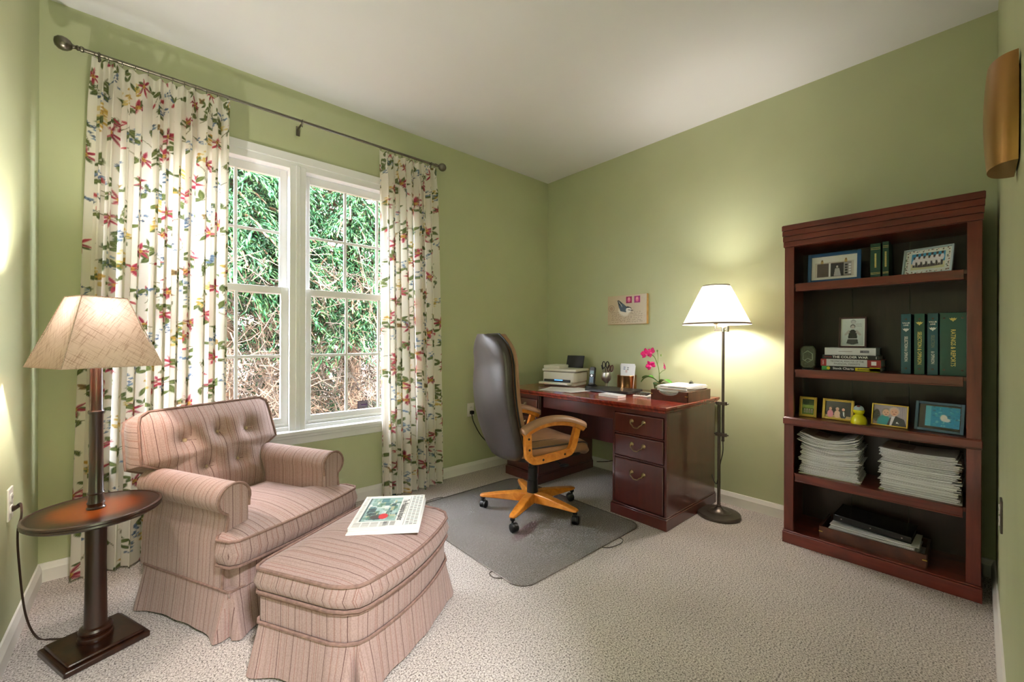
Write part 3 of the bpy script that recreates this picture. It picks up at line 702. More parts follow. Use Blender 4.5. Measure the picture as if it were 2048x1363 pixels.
# ================================================================== TRAY LAMP
TLX, TLY = -3.207, -0.742
tl = thing('tray_lamp', 'dark wooden floor lamp with round tray table and square linen shade', 'lamp', (TLX, TLY, 0))
bs = 0.118; RZ = math.radians(22)
M = T(rz=RZ)
b = MB().box(-bs, bs, -bs, bs, 0.0, 0.022, M).box(-bs+0.012, bs-0.012, -bs+0.012, bs-0.012, 0.022, 0.034, M)
obj('base', b, mLampWood, tl, bevel=0.005)
pr_ = [(0.0, 0.034), (0.047, 0.034), (0.050, 0.042), (0.047, 0.052), (0.038, 0.056), (0.046, 0.062), (0.048, 0.07), (0.044, 0.078), (0.034, 0.082), (0.032, 0.09), (0.029, 0.3), (0.030, 0.484), (0.05, 0.489)]
obj('lower_post', MB().lathe(pr_, 28), mLampWood, tl)
pr_ = [(0.0, 0.488), (0.16, 0.488), (0.180, 0.490), (0.187, 0.496), (0.185, 0.502), (0.189, 0.507), (0.187, 0.513), (0.180, 0.515), (0.175, 0.5115), (0.0, 0.5115)]
obj('tray_top', MB().lathe(pr_[:-2]+[(0.175, 0.5115)], 64, cap=True), mLampWood, tl)
obj('tray_inlay', MB().lathe([(0.176, -0.001), (0.1755, 0.0006), (0.0005, 0.0006)], 64), mBurst, tl, loc=(0, 0, 0.5118))
pr_ = [(0.0, 0.511), (0.026, 0.511), (0.027, 0.516), (0.023, 0.521), (0.024, 0.53), (0.026, 0.534), (0.023, 0.54), (0.021, 0.565), (0.025, 0.57), (0.021, 0.576), (0.0195, 0.70), (0.0190, 0.86), (0.0225, 0.865), (0.023, 0.872), (0.0185, 0.878), (0.0175, 1.052), (0.0, 1.052)]
obj('upper_post', MB().lathe(pr_, 24), mLampWood, tl)
obj('socket', MB().lathe([(0.016, 1.05), (0.018, 1.055), (0.018, 1.12), (0.012, 1.125)], 16), mBrass, tl)
mBulb = emis('lit_warm_bulb', (1.0, 0.78, 0.5, 1), 9.0)
obj('bulb', MB().lathe([(0.010, 1.122), (0.013, 1.135), (0.024, 1.158), (0.027, 1.176), (0.022, 1.196), (0.010, 1.205), (0.001, 1.207)], 16), mBulb, tl)
# square shade
TH_S = -0.3583; Rb, Rt, zb_, zt_ = 0.199, 0.090, 1.040, 1.292
def shade_ring(R, z): return [(R*math.cos(TH_S+k*PI/2), R*math.sin(TH_S+k*PI/2), z) for k in range(4)]
def seg4(R0, z0, R1, z1, n=6):
    P, Fc = [], []
    for i in range(n+1):
        t = i/n; P += shade_ring(R0+(R1-R0)*t - 0.004*math.sin(PI*t), z0+(z1-z0)*t)
    for i in range(n):
        for k in range(4): Fc.append((i*4+k, i*4+(k+1) % 4, (i+1)*4+(k+1) % 4, (i+1)*4+k))
    return P, Fc
b = MB(); b.add(*seg4(Rb, zb_, Rt, zt_)); o = obj('shade', b, mLinen, tl, ang=20)
b = MB()
for R, z in ((Rb, zb_), (Rt, zt_)): b.tube(shade_ring(R, z), 0.0022, 6, closed=True)
for k in range(4): b.tube([shade_ring(Rb, zb_)[k], shade_ring(Rt, zt_)[k]], 0.0018, 5)
obj('shade_binding', b, mLinen, tl)
b = MB()
for k in range(4):
    q = shade_ring(Rt, zt_-0.012)[k]; b.tube([(0, 0, zt_-0.03), q], 0.0014, 5)
b.tube([(0.0, 0.0, 1.12), (0.04, 0, 1.14), (0.045, 0, 1.2), (0.0, 0, zt_-0.03)], 0.0015, 6).tube([(0.0, 0.0, 1.12), (-0.04, 0, 1.14), (-0.045, 0, 1.2), (0.0, 0, zt_-0.03)], 0.0015, 6)
obj('shade_harp', b, mBrass, tl)
def bulb_light(name, parent, loc, power, rad=0.03, col=(1.0, 0.90, 0.82)):
    l = bpy.data.lights.new(name, 'POINT'); l.energy = power; l.shadow_soft_size = rad; l.color = col
    o = bpy.data.objects.new(name, l); COL.objects.link(o); o.location = loc; o.parent = parent; return o
bulb_light('bulb_light', tl, (0, 0, 1.243), TABLE_LAMP_POWER, 0.02)
P = bez([(-0.03, 0.005, 0.012), (-0.07, 0.10, 0.006), (-0.12, 0.14, 0.006), (-0.168, 0.19, 0.008), (-0.195, 0.17, 0.12), (-0.205, 0.13, 0.33), (-0.205, 0.11, 0.45), (-0.198, 0.12, 0.50), (-0.205, 0.155, 0.535), (-0.222, 0.176, 0.518)], 8)
obj('cord', MB().tube(P, 0.0035, 6), mCord, tl)
obj('plug', MB().tube([(-0.230, 0.182, 0.514), (-0.222, 0.176, 0.518), (-0.207, 0.162, 0.526)], [0.011, 0.009, 0.004], 10), mCord, tl)

# ================================================================== UPHOLSTERY
def cushion(outline, zb, zt, crown, rings=16, dimples=(), bulge=0.012, sag=0.0):
    """soft box over a plan outline; returns MB. dimples: (x, y, depth, radius)"""
    O = np.array(outline); c = O.mean(0); n = len(O); b = MB(); V = []
    def hz(p, t):
        z = crown*(1-t**2.6)
        for dx, dy, dp, rd in dimples:
            d = math.hypot(p[0]-dx, p[1]-dy); z -= dp*(math.exp(-(d/rd)**2)*0.6+0.4*math.exp(-(d/(rd*0.35))**2))
        return z
    levels = []
    for z_, off in ((zb, -0.012), (zb+0.012, 0.0), ((zb+zt)/2, bulge), (zt-0.012, 0.0)):
        levels.append([(p[0]+(p[0]-c[0])/max(np.hypot(*(p-c)), 1e-6)*off, p[1]+(p[1]-c[1])/max(np.hypot(*(p-c)), 1e-6)*off, z_) for p in O])
    for k in range(rings):
        t = 1-k/rings; q = c+(O-c)*t*(1-0.012*(k == 0)); levels.append([(p[0], p[1], zt+hz(p, t)) for p in q])
    for l_ in levels: V += l_
    Fc = []
    for i in range(len(levels)-1):
        for k in range(n):
            k2 = (k+1) % n; Fc.append((i*n+k, i*n+k2, (i+1)*n+k2, (i+1)*n+k))
    V.append((c[0], c[1], zt+hz(c, 0))); ci = len(V)-1; o = (len(levels)-1)*n
    for k in range(n): Fc.append((o+k, o+(k+1) % n, ci))
    Fc.append(tuple(range(n-1, -1, -1)))
    return b.add(V, Fc)
def dense(P, step):
    o = []; n = len(P)
    for i in range(n):
        a, b_ = np.array(P[i], float), np.array(P[(i+1) % n], float); m = max(1, int(np.hypot(*(b_-a))/step))
        for k in range(m): o.append(tuple(a+(b_-a)*k/m))
    return o
def skirt(poly, z1, flare, corners, gather=0.0022, arch=0.012):
    """flared skirt round a closed plan polygon, cut in kick pleats at its corners"""
    b = MB(); n = len(poly); c = np.array(poly).mean(0); rows = 7; V = []
    per = [0.0]
    for i in range(n): per.append(per[-1]+math.hypot(poly[(i+1) % n][0]-poly[i][0], poly[(i+1) % n][1]-poly[i][1]))
    cs = [min(range(n), key=lambda i: math.hypot(poly[i][0]-q[0], poly[i][1]-q[1])) for q in corners]
    for j in range(rows):
        t = j/(rows-1)
        for i, p in enumerate(poly):
            p = np.array(p); a, b2 = np.array(poly[i-1]), np.array(poly[(i+1) % n]); tg = (b2-a)/max(np.hypot(*(b2-a)), 1e-9); nr = np.array([tg[1], -tg[0]])
            dc = min(min(abs(per[i]-per[k]), per[-1]-abs(per[i]-per[k])) for k in cs)
            w_ = flare*t*(0.55+0.75*math.exp(-(dc/0.07)**2)) + gather*t*math.sin(per[i]*46) - 0.055*t*math.exp(-(dc/0.009)**2)
            q = p+nr*w_; V.append((q[0], q[1], z1*(1-t)+(0.006+arch*(1-math.exp(-(dc/0.11)**2)))*t))
    Fc = []
    for j in range(rows-1):
        for i in range(n):
            i2 = (i+1) % n; Fc.append((j*n+i, j*n+i2, (j+1)*n+i2, (j+1)*n+i))
    return b.add(V, Fc)
def ccw(P):
    a = sum(P[i][0]*P[(i+1) % len(P)][1]-P[(i+1) % len(P)][0]*P[i][1] for i in range(len(P)))
    return P if a > 0 else P[::-1]

CH = thing('armchair', 'pink-beige striped armchair with button-tufted back and rolled arms', 'armchair', (-2.705, -0.622, 0), math.radians(26.35))
hw, df, db = 0.298, 0.318, 0.235
# rolled arms; stripes run across them
for s in (-1, 1):
    prof = [(hw-0.105, 0.18), (hw-0.105, 0.47)] + [(hw-0.048+0.062*math.cos(a), 0.515+0.060*math.sin(a)) for a in np.linspace(math.radians(200), math.radians(-62), 18)] + [(hw-0.022, 0.44), (hw-0.008, 0.35), (hw, 0.178)]
    prof = [(s*x, z) for x, z in prof]
    b = MB(); ys = np.linspace(-df+0.055, db+0.02, 12); V = []; n = len(prof)
    for y in ys: V += [(x, y, z) for x, z in prof]
    Fc = [(i*n+k, i*n+(k+1) % n, (i+1)*n+(k+1) % n, (i+1)*n+k) for i in range(len(ys)-1) for k in range(n)]
    Fc += [tuple(range(n)), tuple((len(ys)-1)*n+k for k in range(n))]
    arm = stripes(obj('arm', b.add(V, Fc), mStripe, CH), 'y')
    fp = [(x*1.0, z) for x, z in prof]; yf = -df+0.055
    pan = MB().prism([(x, z) for x, z in fp], yf-0.012, yf+0.002, axis='y')
    stripes(obj('arm_front', pan, mStripe, arm, bevel=0.006), 'x')
    obj('piping', MB().tube([(x, yf-0.012, z) for x, z in fp[1:]], 0.0055, 6), mWelt, arm)
# seat platform and front border
stripes(obj('seat_deck', MB().box(-hw+0.06, hw-0.06, -df+0.02, db, 0.175, 0.30), mStripe, CH, bevel=0.01), 'x')
ol = ccw(dense(rrect(-hw+0.03, hw-0.03, -df-0.006, -df+0.10, 0.03, 4), 0.02))
stripes(obj('front_border', MB().prism(ol, 0.172, 0.285), mStripe, CH, bevel=0.006), 'x')
stripes(obj('base_rail', MB().box(-hw, hw, -df, db, 0.160, 0.182), mStripe, CH), 'auto')
# T cushion
hs = 0.325
T_ = [(-hs+0.112, db-0.08), (-hs+0.112, -df+0.075), (-hs+0.02, -df+0.06), (-hs-0.002, -df+0.03), (-hs+0.004, -df-0.03)] + [(x, -df-0.050-0.022*math.cos(x/hs*PI/2)) for x in np.linspace(-hs+0.03, hs-0.03, 9)] + [(hs-0.004, -df-0.03), (hs+0.002, -df+0.03), (hs-0.02, -df+0.06), (hs-0.112, -df+0.075), (hs-0.112, db-0.08)]
ol = ccw(dense(T_, 0.02))
sc_o = stripes(obj('seat_cushion', cushion(ol, 0.290, 0.385, 0.04, 14), mStripe, CH, ang=50), 'auto')
for z in (0.387, 0.292): obj('piping', MB().tube([(x, y, z) for x, y in ol], 0.0055, 6, closed=True), mWelt, sc_o)
# skirt
sk = ccw(dense(rrect(-hw, hw, -df, db, 0.015, 3), 0.007))
stripes(obj('skirt', skirt(sk, 0.180, 0.035, [(-hw, -df), (hw, -df), (hw, db), (-hw, db)]), mStripe, CH, ang=60), 'auto')
obj('skirt_piping', MB().tube([(x*1.004, y*1.004, 0.181) for x, y in sk], 0.005, 6, closed=True), mWelt, CH)
# back: cushion lying in its own frame, then stood up and leaned
hb, hh = 0.315, 0.43
BO = [(-hb+0.085, -0.02), (hb-0.085, -0.02), (hb-0.085, 0.165), (hb-0.04, 0.185), (hb, 0.205), (hb-0.012, hh-0.06), (hb-0.022, hh-0.02), (hb-0.055, hh), (-hb+0.055, hh), (-hb+0.022, hh-0.02), (-hb+0.012, hh-0.06), (-hb, 0.205), (-hb+0.04, 0.185), (-hb+0.085, 0.165)]
ol = ccw(dense(BO, 0.018))
btn = [(-0.145, 0.275), (0.0, 0.285), (0.145, 0.275), (-0.075, 0.135), (0.075, 0.135)]
bk = cushion(ol, 0.0, 0.125, 0.058, 22, [(x, y, 0.042, 0.052) for x, y in btn], 0.008)
LEAN = math.radians(16)
MBk = T(0, db+0.045, 0.372) @ Euler((PI/2-LEAN, 0, 0)).to_matrix().to_4x4()
bk.v = [tuple(MBk @ Vector(p)) for p in bk.v]
bo = stripes(obj('backrest', bk, mStripe, CH, ang=60), 'back')
for z in (0.126, 0.004): obj('piping', MB().tube([MBk @ Vector((x, y, z)) for x, y in ol], 0.0055, 6, closed=True), mWelt, bo)
for x, y in btn: obj('button', MB().sphere((0, 0, 0), 0.011, 0.011, 0.006, 12, 8, M=MBk @ T(x, y, 0.125+0.058*0.85-0.038)), mButton, bo)

OT = thing('ottoman', 'pink-beige striped ottoman with loose cushion and skirt, in front of the armchair', 'ottoman', (-2.415, -1.262, 0), math.radians(29))
ow, oy0, oy1 = 0.322, -0.222, 0.185
def ott(e, ye=0.0):
    front = [(x, oy0-e-0.055*(1-(x/(ow+e))**2)) for x in np.linspace(-ow+0.06, ow-0.07, 9)]
    return ccw(dense([(-ow-e, oy1-0.02), (-ow-e, oy0+0.08), (-ow-e+0.012, oy0+0.03), (-ow-e+0.035, oy0-0.004-e)] + front + [(ow+e-0.025, oy0+0.015-e), (ow+e-0.003, oy0+0.06), (ow+e+0.006, oy0+0.16), (ow+e, oy1-0.06), (ow+e-0.02, oy1-0.015), (ow+e-0.05, oy1+e), (-ow-e+0.05, oy1+e), (-ow-e+0.015, oy1-0.003)], 0.02))
stripes(obj('border', MB().prism(ott(-0.004), 0.165, 0.262), mStripe, OT, bevel=0.006), 'auto')
co = stripes(obj('cushion', cushion(ott(0.006), 0.272, 0.352, 0.038, 16), mStripe, OT, ang=50), 'x')
# boxing stripes follow the side they run on
me = co.data; at = me.attributes['stripe'].data
for p in me.polygons:
    if abs(p.normal.z) < 0.5 and abs(p.normal.x) > abs(p.normal.y):
        for li in p.loop_indices: at[li].value = me.vertices[me.loops[li].vertex_index].co.y
for z in (0.354, 0.274): obj('piping', MB().tube([(x, y, z) for x, y in ott(0.006)], 0.006, 6, closed=True), mWelt, co)
obj('border_piping', MB().tube([(x, y, 0.263) for x, y in ott(0)], 0.0055, 6, closed=True), mWelt, OT)
stripes(obj('skirt', skirt(dense(ott(0.0), 0.006), 0.168, 0.034, [(-ow, oy1), (-ow+0.02, oy0), (ow-0.03, oy0), (ow, oy1)]), mStripe, OT, ang=60), 'auto')
obj('skirt_piping', MB().tube([(x, y, 0.169) for x, y in ott(0.003)], 0.0055, 6, closed=True), mWelt, OT)

# newspaper on the ottoman
NP = thing('newspaper', 'folded newspaper with colour front-page photo lying on the ottoman', 'newspaper', (-2.285, -1.245, 0.3935), math.radians(-35))
nw, nh = 0.265, 0.325
cv = Cv(nw, nh, 150, 184, (236, 234, 228))
cv.rect(0.028, 0.170, 0.055, 0.30, (150, 180, 176))
for k in range(150):
    x, y = 0.028+0.115*random.random(), 0.058+0.20*random.random()
    cv.rect(x, min(x+0.008+0.03*random.random(), 0.17), y, min(y+0.008+0.04*random.random(), 0.30), random.choice([(60, 110, 120), (180, 206, 205), (84, 120, 96), (225, 230, 226), (40, 60, 66), (120, 160, 150), (200, 190, 150)]), 0.75)
cv.ell(0.115, 0.10, 0.022, 0.03, (206, 40, 48)); cv.ell(0.08, 0.095, 0.02, 0.02, (70, 62, 58)); cv.rect(0.028, 0.034, 0.055, 0.30, (46, 60, 64), 0.7)
for c in range(4):
    for k in range(10): cv.rect(0.012+c*0.034, 0.012+c*0.034+0.028, 0.006+k*0.0042, 0.008+k*0.0042, (110, 110, 114), 0.7)
for c in range(2):
    for k in range(13): cv.rect(0.128+c*0.026, 0.128+c*0.026+0.02, 0.012+k*0.003, 0.0138+k*0.003, (60, 60, 64), 0.8)
for c in range(3):
    for k in range(30):
        y = 0.014+k*0.0102; cv.rect(0.214+c*0.016, 0.214+c*0.016+0.012, y, y+0.005, (70, 74, 80) if (k+c) % 3 else (120, 150, 156), 0.8)
for k in range(60): cv.rect(0.008, 0.020, 0.05+k*0.0045, 0.052+k*0.0045, (140, 140, 140), 0.6)
cv.rect(0.205, 0.2065, 0.01, 0.31, (120, 120, 120)); cv.speckle(4)
obj('front_page', sheet(cv, mPrint, 'front_page', 'xy'), None, NP, loc=(0, 0, 0.0182))
b = MB()
for k, (dx, dy) in enumerate(((0.004, -0.004), (0, 0), (-0.001, 0.001))): b.box(dx-nw/2, dx+nw/2, dy-nh/2, dy+nh/2, k*0.006, k*0.006+0.0055)
obj('pages', b, mPaper, NP, bevel=0.002)
obj('lower_section', MB().box(-nw/2-0.005, nw/2+0.006, -nh/2-0.012, nh/2-0.01, -0.007, -0.0005), mPaper, NP, bevel=0.002)
text('masthead', 'The Philadelphia Inquirer', 0.036, mBlackInk, NP, T(0.055, 0.0, 0.0188, rz=-PI/2), bold=0.0006, sx=0.60)

# ================================================================== CHAIR MAT
cm = thing('chair_mat', 'translucent grey vinyl chair mat on the carpet under the office chair', 'mat', (0, 0, 0))
obj('sheet', MB().prism(rrect(-1.79, -0.775, -1.545, -0.36, 0.085, 8), 0.0015, 0.0045), mMat, cm, smooth=False)
obj('edge_bead', MB().tube([(x, y, 0.0045) for x, y in rrect(-1.79, -0.775, -1.545, -0.36, 0.085, 8)], 0.0022, 5, closed=True), mGunmetal, cm)
for P in ([(-1.02, -1.545, 0.004), (-1.03, -1.575, 0.004), (-1.08, -1.59, 0.004), (-1.16, -1.575, 0.004), (-1.19, -1.547, 0.004)], [(-1.79, -1.33, 0.004), (-1.815, -1.34, 0.004), (-1.82, -1.38, 0.004), (-1.792, -1.41, 0.004)], [(-1.60, -0.36, 0.004), (-1.59, -0.34, 0.004), (-1.48, -0.335, 0.004), (-1.46, -0.36, 0.004)]):
    obj('lip_tab', MB().tube(bez(P, 6), 0.0025, 6), mGunmetal, cm)

# ================================================================== OFFICE CHAIR  (local +x is the way it faces)
OC = thing('office_chair', 'high-back dark leather office chair with honey oak arms and base', 'office chair', (-1.13, -0.94, 0.0045), math.radians(-12))
base_a = math.radians(205+12)
for k in range(5):
    a = base_a+k*2*PI/5; M = T(rz=a)
    prof = [(0.02, 0.060, 0.125, 0.030), (0.10, 0.070, 0.128, 0.032), (0.24, 0.080, 0.112, 0.030), (0.335, 0.082, 0.100, 0.024), (0.355, 0.084, 0.096, 0.016)]
    V = []
    for x, z0, z1, hw_ in prof: V += [M @ Vector(p) for p in ((x, -hw_, z0), (x, hw_, z0), (x, hw_*0.86, z1), (x, -hw_*0.86, z1))]
    Fc = [(i*4+j, i*4+(j+1) % 4, (i+1)*4+(j+1) % 4, (i+1)*4+j) for i in range(4) for j in range(4)]+[(0, 1, 2, 3), (19, 18, 17, 16)]
    leg = obj('base_leg', MB().add(V, Fc), mOak, OC, bevel=0.007, seg=3)
    ce = Vector((0.335*math.cos(a), 0.335*math.sin(a), 0))
    sw = a+1.1+k*0.8
    obj('caster_stem', MB().cyl(ce+Vector((0, 0, 0.05)), ce+Vector((0, 0, 0.088)), 0.008, n=10).lathe([(0.012, 0), (0.016, 0.006), (0.016, 0.014), (0.010, 0.018)], 12, c=ce+Vector((0, 0, 0.062))), mDarkPlastic, OC)
    for s in (-1, 1):
        pr_ = [(0.010, -0.010), (0.022, -0.010), (0.026, -0.006), (0.026, 0.006), (0.020, 0.010), (0.006, 0.011)]
        obj('caster_wheel', MB().lathe(pr_, 20, M=T(ce.x, ce.y, 0.0262) @ T(rz=sw) @ T(0.012, s*0.0125, 0, rx=-s*PI/2)), mDarkPlastic, OC)
    obj('caster_hood', MB().lathe([(0.0275, -0.006), (0.0275, 0.006)], 20, M=T(ce.x, ce.y, 0.0282) @ T(rz=sw) @ T(0.012, 0, 0, rx=PI/2)), mDarkPlastic, OC)
obj('gas_column', MB().lathe([(0.0, 0.055), (0.036, 0.055), (0.037, 0.13), (0.034, 0.2), (0.034, 0.205), (0.031, 0.207), (0.031, 0.29), (0.027, 0.292), (0.027, 0.36), (0.0, 0.36)], 24), mDarkPlastic, OC)
b = MB().box(-0.10, 0.09, -0.055, 0.055, 0.352, 0.385).box(-0.05, 0.07, -0.08, 0.08, 0.372, 0.398).box(-0.19, -0.09, -0.03, 0.03, 0.362, 0.38)
obj('tilt_mechanism', b, mDarkPlastic, OC, bevel=0.012, seg=3)
obj('tension_knob', MB().lathe([(0.018, 0), (0.022, 0.004), (0.022, 0.03), (0.018, 0.034)], 14, M=T(0.06, -0.03, 0.325)), mDarkPlastic, OC)
obj('height_lever', MB().tube([(0.05, -0.05, 0.375), (0.07, -0.15, 0.365), (0.085, -0.20, 0.35)], [0.004, 0.004, 0.004], 8).sphere((0.095, -0.225, 0.345), 0.036, 0.022, 0.009, 12, 8), mDarkPlastic, OC)
# seat
so = ccw(dense(rrect(-0.22, 0.325, -0.235, 0.235, 0.10, 8), 0.03))
b = cushion(so, 0.41, 0.478, 0.03, 14, [], 0.012)
b.v = [(x, y, z-0.05*max(0, (x-0.22)/0.1)**2 + 0.012*(abs(y)/0.235)**2) for x, y, z in b.v]
sea = obj('seat', b, mTan, OC, ang=60)
obj('seat_seam', MB().tube([(x*0.68-0.005, y*0.66, 0.502-0.02*max(0, x/0.32)**3) for x, y in so], 0.003, 5, closed=True), mLeather, sea)
obj('piping', MB().tube([(x, y, 0.47-0.05*max(0, (x-0.22)/0.1)**2+0.012*(abs(y)/0.235)**2) for x, y in so], 0.005, 6, closed=True), mLeather, sea)
obj('seat_pan', MB().prism(ccw(dense(rrect(-0.2, 0.285, -0.215, 0.215, 0.09, 6), 0.04)), 0.392, 0.412), mDarkPlastic, OC)
# backrest: shell (rear) and cushion (front), curved in height
zs = np.linspace(0, 1, 26)
def back_x(t): return -0.195 - 0.040*math.sin(PI*min(t*1.3, 1))*1.0 - 0.150*t**1.2 + 0.02*t**4
def back_hw(t): return (0.215+0.028*math.sin(PI*min(1, t*1.25)))*(1-max(0, (t-0.80)/0.2)**2.4*0.62)*(1-0.25*max(0, (0.1-t)/0.1)**2)
def back_part(xr, xf, bul_r, bul_f, inset):
    b = MB(); m = 28; V = []
    for t in zs:
        hw_ = back_hw(t)-inset; z = 0.40+0.775*t; xc = back_x(t)
        for k in range(m):
            a = 2*PI*k/m; cs, sn = math.cos(a), math.sin(a); yy = hw_*math.copysign(abs(sn)**0.55, sn)
            xx = (xf+bul_f*(1-(yy/max(hw_, 1e-3))**2)) if cs > 0 else (xr-bul_r*(1-(yy/max(hw_, 1e-3))**2))
            mid = (xr+xf)/2; V.append((xc+mid+(xx-mid)*abs(cs)**0.35, yy, z + 0.012*(1-t)*0))
    Fc = [(i*m+k, i*m+(k+1) % m, (i+1)*m+(k+1) % m, (i+1)*m+k) for i in range(len(zs)-1) for k in range(m)]
    Fc += [tuple(range(m-1, -1, -1)), tuple((len(zs)-1)*m+k for k in range(m))]
    return b.add(V, Fc)
bk = obj('backrest', back_part(-0.045, 0.03, 0.03, 0.0, 0.0), mLeather, OC, ang=70, bevel=0)
obj('back_cushion', back_part(0.022, 0.075, 0.0, 0.03, 0.012), mTan, bk, ang=70)
seam = [(back_x(t)+0.026, back_hw(t)+0.001, 0.40+0.775*t) for t in zs]; seam += [(x, -y, z) for x, y, z in seam[::-1]]
obj('piping', MB().tube(seam, 0.0055, 6, closed=True), mBlack, bk)
# arms: oak loops with leather pads
for s in (-1, 1):
    y0 = s*0.262
    cen = [(-0.205, 0.60), (-0.20, 0.47), (-0.185, 0.435), (-0.15, 0.418), (-0.05, 0.422), (0.08, 0.435), (0.115, 0.452), (0.135, 0.49), (0.17, 0.60)]
    P = [Vector((x, 0, z)) for x, z in cen]; P = bez(P, 6)
    V = []; wd, hf = 0.015, 0.021
    for i, p in enumerate(P):
        t = (P[min(i+1, len(P)-1)]-P[max(i-1, 0)]).normalized(); nn = Vector((-t.z, 0, t.x))
        V += [(p.x+nn.x*hf*q, y0+wd*r_, p.z+nn.z*hf*q) for q, r_ in ((-1, -1), (1, -1), (1, 1), (-1, 1))]
    Fc = [(i*4+j, i*4+(j+1) % 4, (i+1)*4+(j+1) % 4, (i+1)*4+j) for i in range(len(P)-1) for j in range(4)]+[(0, 1, 2, 3), tuple(len(V)-1-j for j in range(4))]
    af = obj('arm_frame', MB().add(V, Fc), mOak, OC, bevel=0.005, seg=2)
    top = [(-0.235, 0.585), (-0.20, 0.607), (-0.12, 0.634), (-0.02, 0.644), (0.09, 0.632), (0.19, 0.598), (0.215, 0.583)]
    Pt = bez([Vector((x, 0, z)) for x, z in top], 5)
    V = []
    for i, p in enumerate(Pt):
        t = (Pt[min(i+1, len(Pt)-1)]-Pt[max(i-1, 0)]).normalized(); nn = Vector((-t.z, 0, t.x))
        V += [(p.x+nn.x*q, y0+0.03*r_, p.z+nn.z*q) for q, r_ in ((-0.026, -0.8), (0.0, -1), (0.0, 1), (-0.026, 0.8))]
    Fc = [(i*4+j, i*4+(j+1) % 4, (i+1)*4+(j+1) % 4, (i+1)*4+j) for i in range(len(Pt)-1) for j in range(4)]+[(0, 1, 2, 3), tuple(len(V)-1-j for j in range(4))]
    obj('arm_rail', MB().add(V, Fc), mOak, af, bevel=0.004)
    V = []; m = 12
    for i, p in enumerate(Pt):
        t = (Pt[min(i+1, len(Pt)-1)]-Pt[max(i-1, 0)]).normalized(); nn = Vector((-t.z, 0, t.x)); e = min(1.0, min(i, len(Pt)-1-i)/2+0.45)
        for k in range(m+1):
            a = PI*k/m; V.append((p.x+nn.x*0.034*math.sin(a)*e, y0-0.034*math.cos(a), p.z+nn.z*0.034*math.sin(a)*e))
    q = m+1; Fc = [(i*q+k, i*q+(k+1) % q, (i+1)*q+(k+1) % q, (i+1)*q+k) for i in range(len(Pt)-1) for k in range(q)]+[tuple(range(q)), tuple(len(V)-1-k for k in range(q))]
    obj('arm_pad', MB().add(V, Fc), mTan, af, ang=60)
    for x, z in ((-0.202, 0.555), (-0.198, 0.49), (-0.10, 0.42), (0.06, 0.434)):
        obj('bolt', MB().lathe([(0.007, 0), (0.007, 0.002), (0.004, 0.003)], 12, M=T(x, y0+s*wd, z, rx=-s*PI/2)), mBlack, af)

# ================================================================== DESK
DZ_ = 0.745
DK = thing('desk', 'mahogany double-pedestal desk with brass bail pulls against the wall', 'desk', (0, 0, 0))
dy0, dy1, dx0, dx1 = -1.705, -0.205, -0.785, -0.022
b = MB().box(dx0, dx1, dy0, dy1, DZ_-0.017, DZ_).box(dx0+0.006, dx1, dy0+0.006, dy1-0.006, DZ_-0.024, DZ_-0.017).box(dx0+0.016, dx1, dy0+0.016, dy1-0.016, DZ_-0.038, DZ_-0.024)
obj('desk_top', b, mDeskTop, DK, bevel=0.004, seg=3)
pull_plate = MB().lathe([(0.0, 0), (0.013, 0), (0.014, 0.002), (0.010, 0.004), (0.006, 0.007), (0.007, 0.012), (0.001, 0.016)], 16, M=T(ry=-PI/2))
def pull(parent, x, y, z):
    for s in (-1, 1): obj('rosette', MB().lathe([(0.014, 0), (0.014, 0.002), (0.010, 0.005), (0.006, 0.008), (0.008, 0.014), (0.001, 0.018)], 16, M=T(x, y+s*0.042, z, ry=-PI/2)), mBrass, parent)
    P = bez([(x-0.014, y-0.042, z), (x-0.020, y-0.040, z-0.012), (x-0.024, y-0.026, z-0.022), (x-0.024, y-0.014, z-0.033), (x-0.024, y, z-0.034), (x-0.024, y+0.014, z-0.033), (x-0.024, y+0.026, z-0.022), (x-0.020, y+0.040, z-0.012), (x-0.014, y+0.042, z)], 5)
    obj('bail_handle', MB().tube(P, 0.004, 8), mBrass, parent)
fx = -0.735
for py0, py1 in ((-1.682, -1.300), (-0.610, -0.228)):
    ped = obj('pedestal', MB().box(fx+0.016, -0.05, py0, py1, 0.0, DZ_-0.038), mDesk, DK, bevel=0.003)
    fr = MB().box(fx, fx+0.016, py0, py0+0.014, 0.07, DZ_-0.038).box(fx, fx+0.016, py1-0.014, py1, 0.07, DZ_-0.038)
    for z0, z1 in ((0.675, DZ_-0.038), (0.533, 0.541), (0.379, 0.387)): fr.box(fx, fx+0.016, py0+0.014, py1-0.014, z0, z1)
    obj('face_frame', fr, mDesk, DK, bevel=0.001)
    obj('plinth', MB().box(fx-0.014, -0.045, py0-0.008, py1+0.008, 0.0, 0.068).box(fx-0.008, -0.045, py0-0.004, py1+0.004, 0.068, 0.078), mDesk, DK, bevel=0.004)
    for z0, z1 in ((0.543, 0.672), (0.389, 0.531), (0.082, 0.377)):
        d = obj('drawer', MB().box(fx-0.008, fx+0.012, py0+0.019, py1-0.019, z0+0.0015, z1-0.0015), mDesk, DK, bevel=0.006, seg=2)
        pull(d, fx-0.008, (py0+py1)/2, (z0+z1)/2+0.02 if z1 < 0.38+0.2 and z0 > 0.3 else ((z0+z1)/2+0.02 if z0 > 0.3 else z1-0.075))
o = obj('center_drawer', MB().box(fx+0.03, fx+0.05, -1.285, -0.625, 0.610, 0.700), mDesk, DK, bevel=0.004)
obj('drawer_box', MB().box(fx+0.05, -0.2, -1.27, -0.64, 0.62, 0.69), mDesk, o)
obj('modesty_panel', MB().box(-0.20, -0.185, -1.305, -0.605, 0.30, DZ_-0.038), mDesk, DK)

# ================================================================== THINGS ON THE DESK
A90 = -PI/2
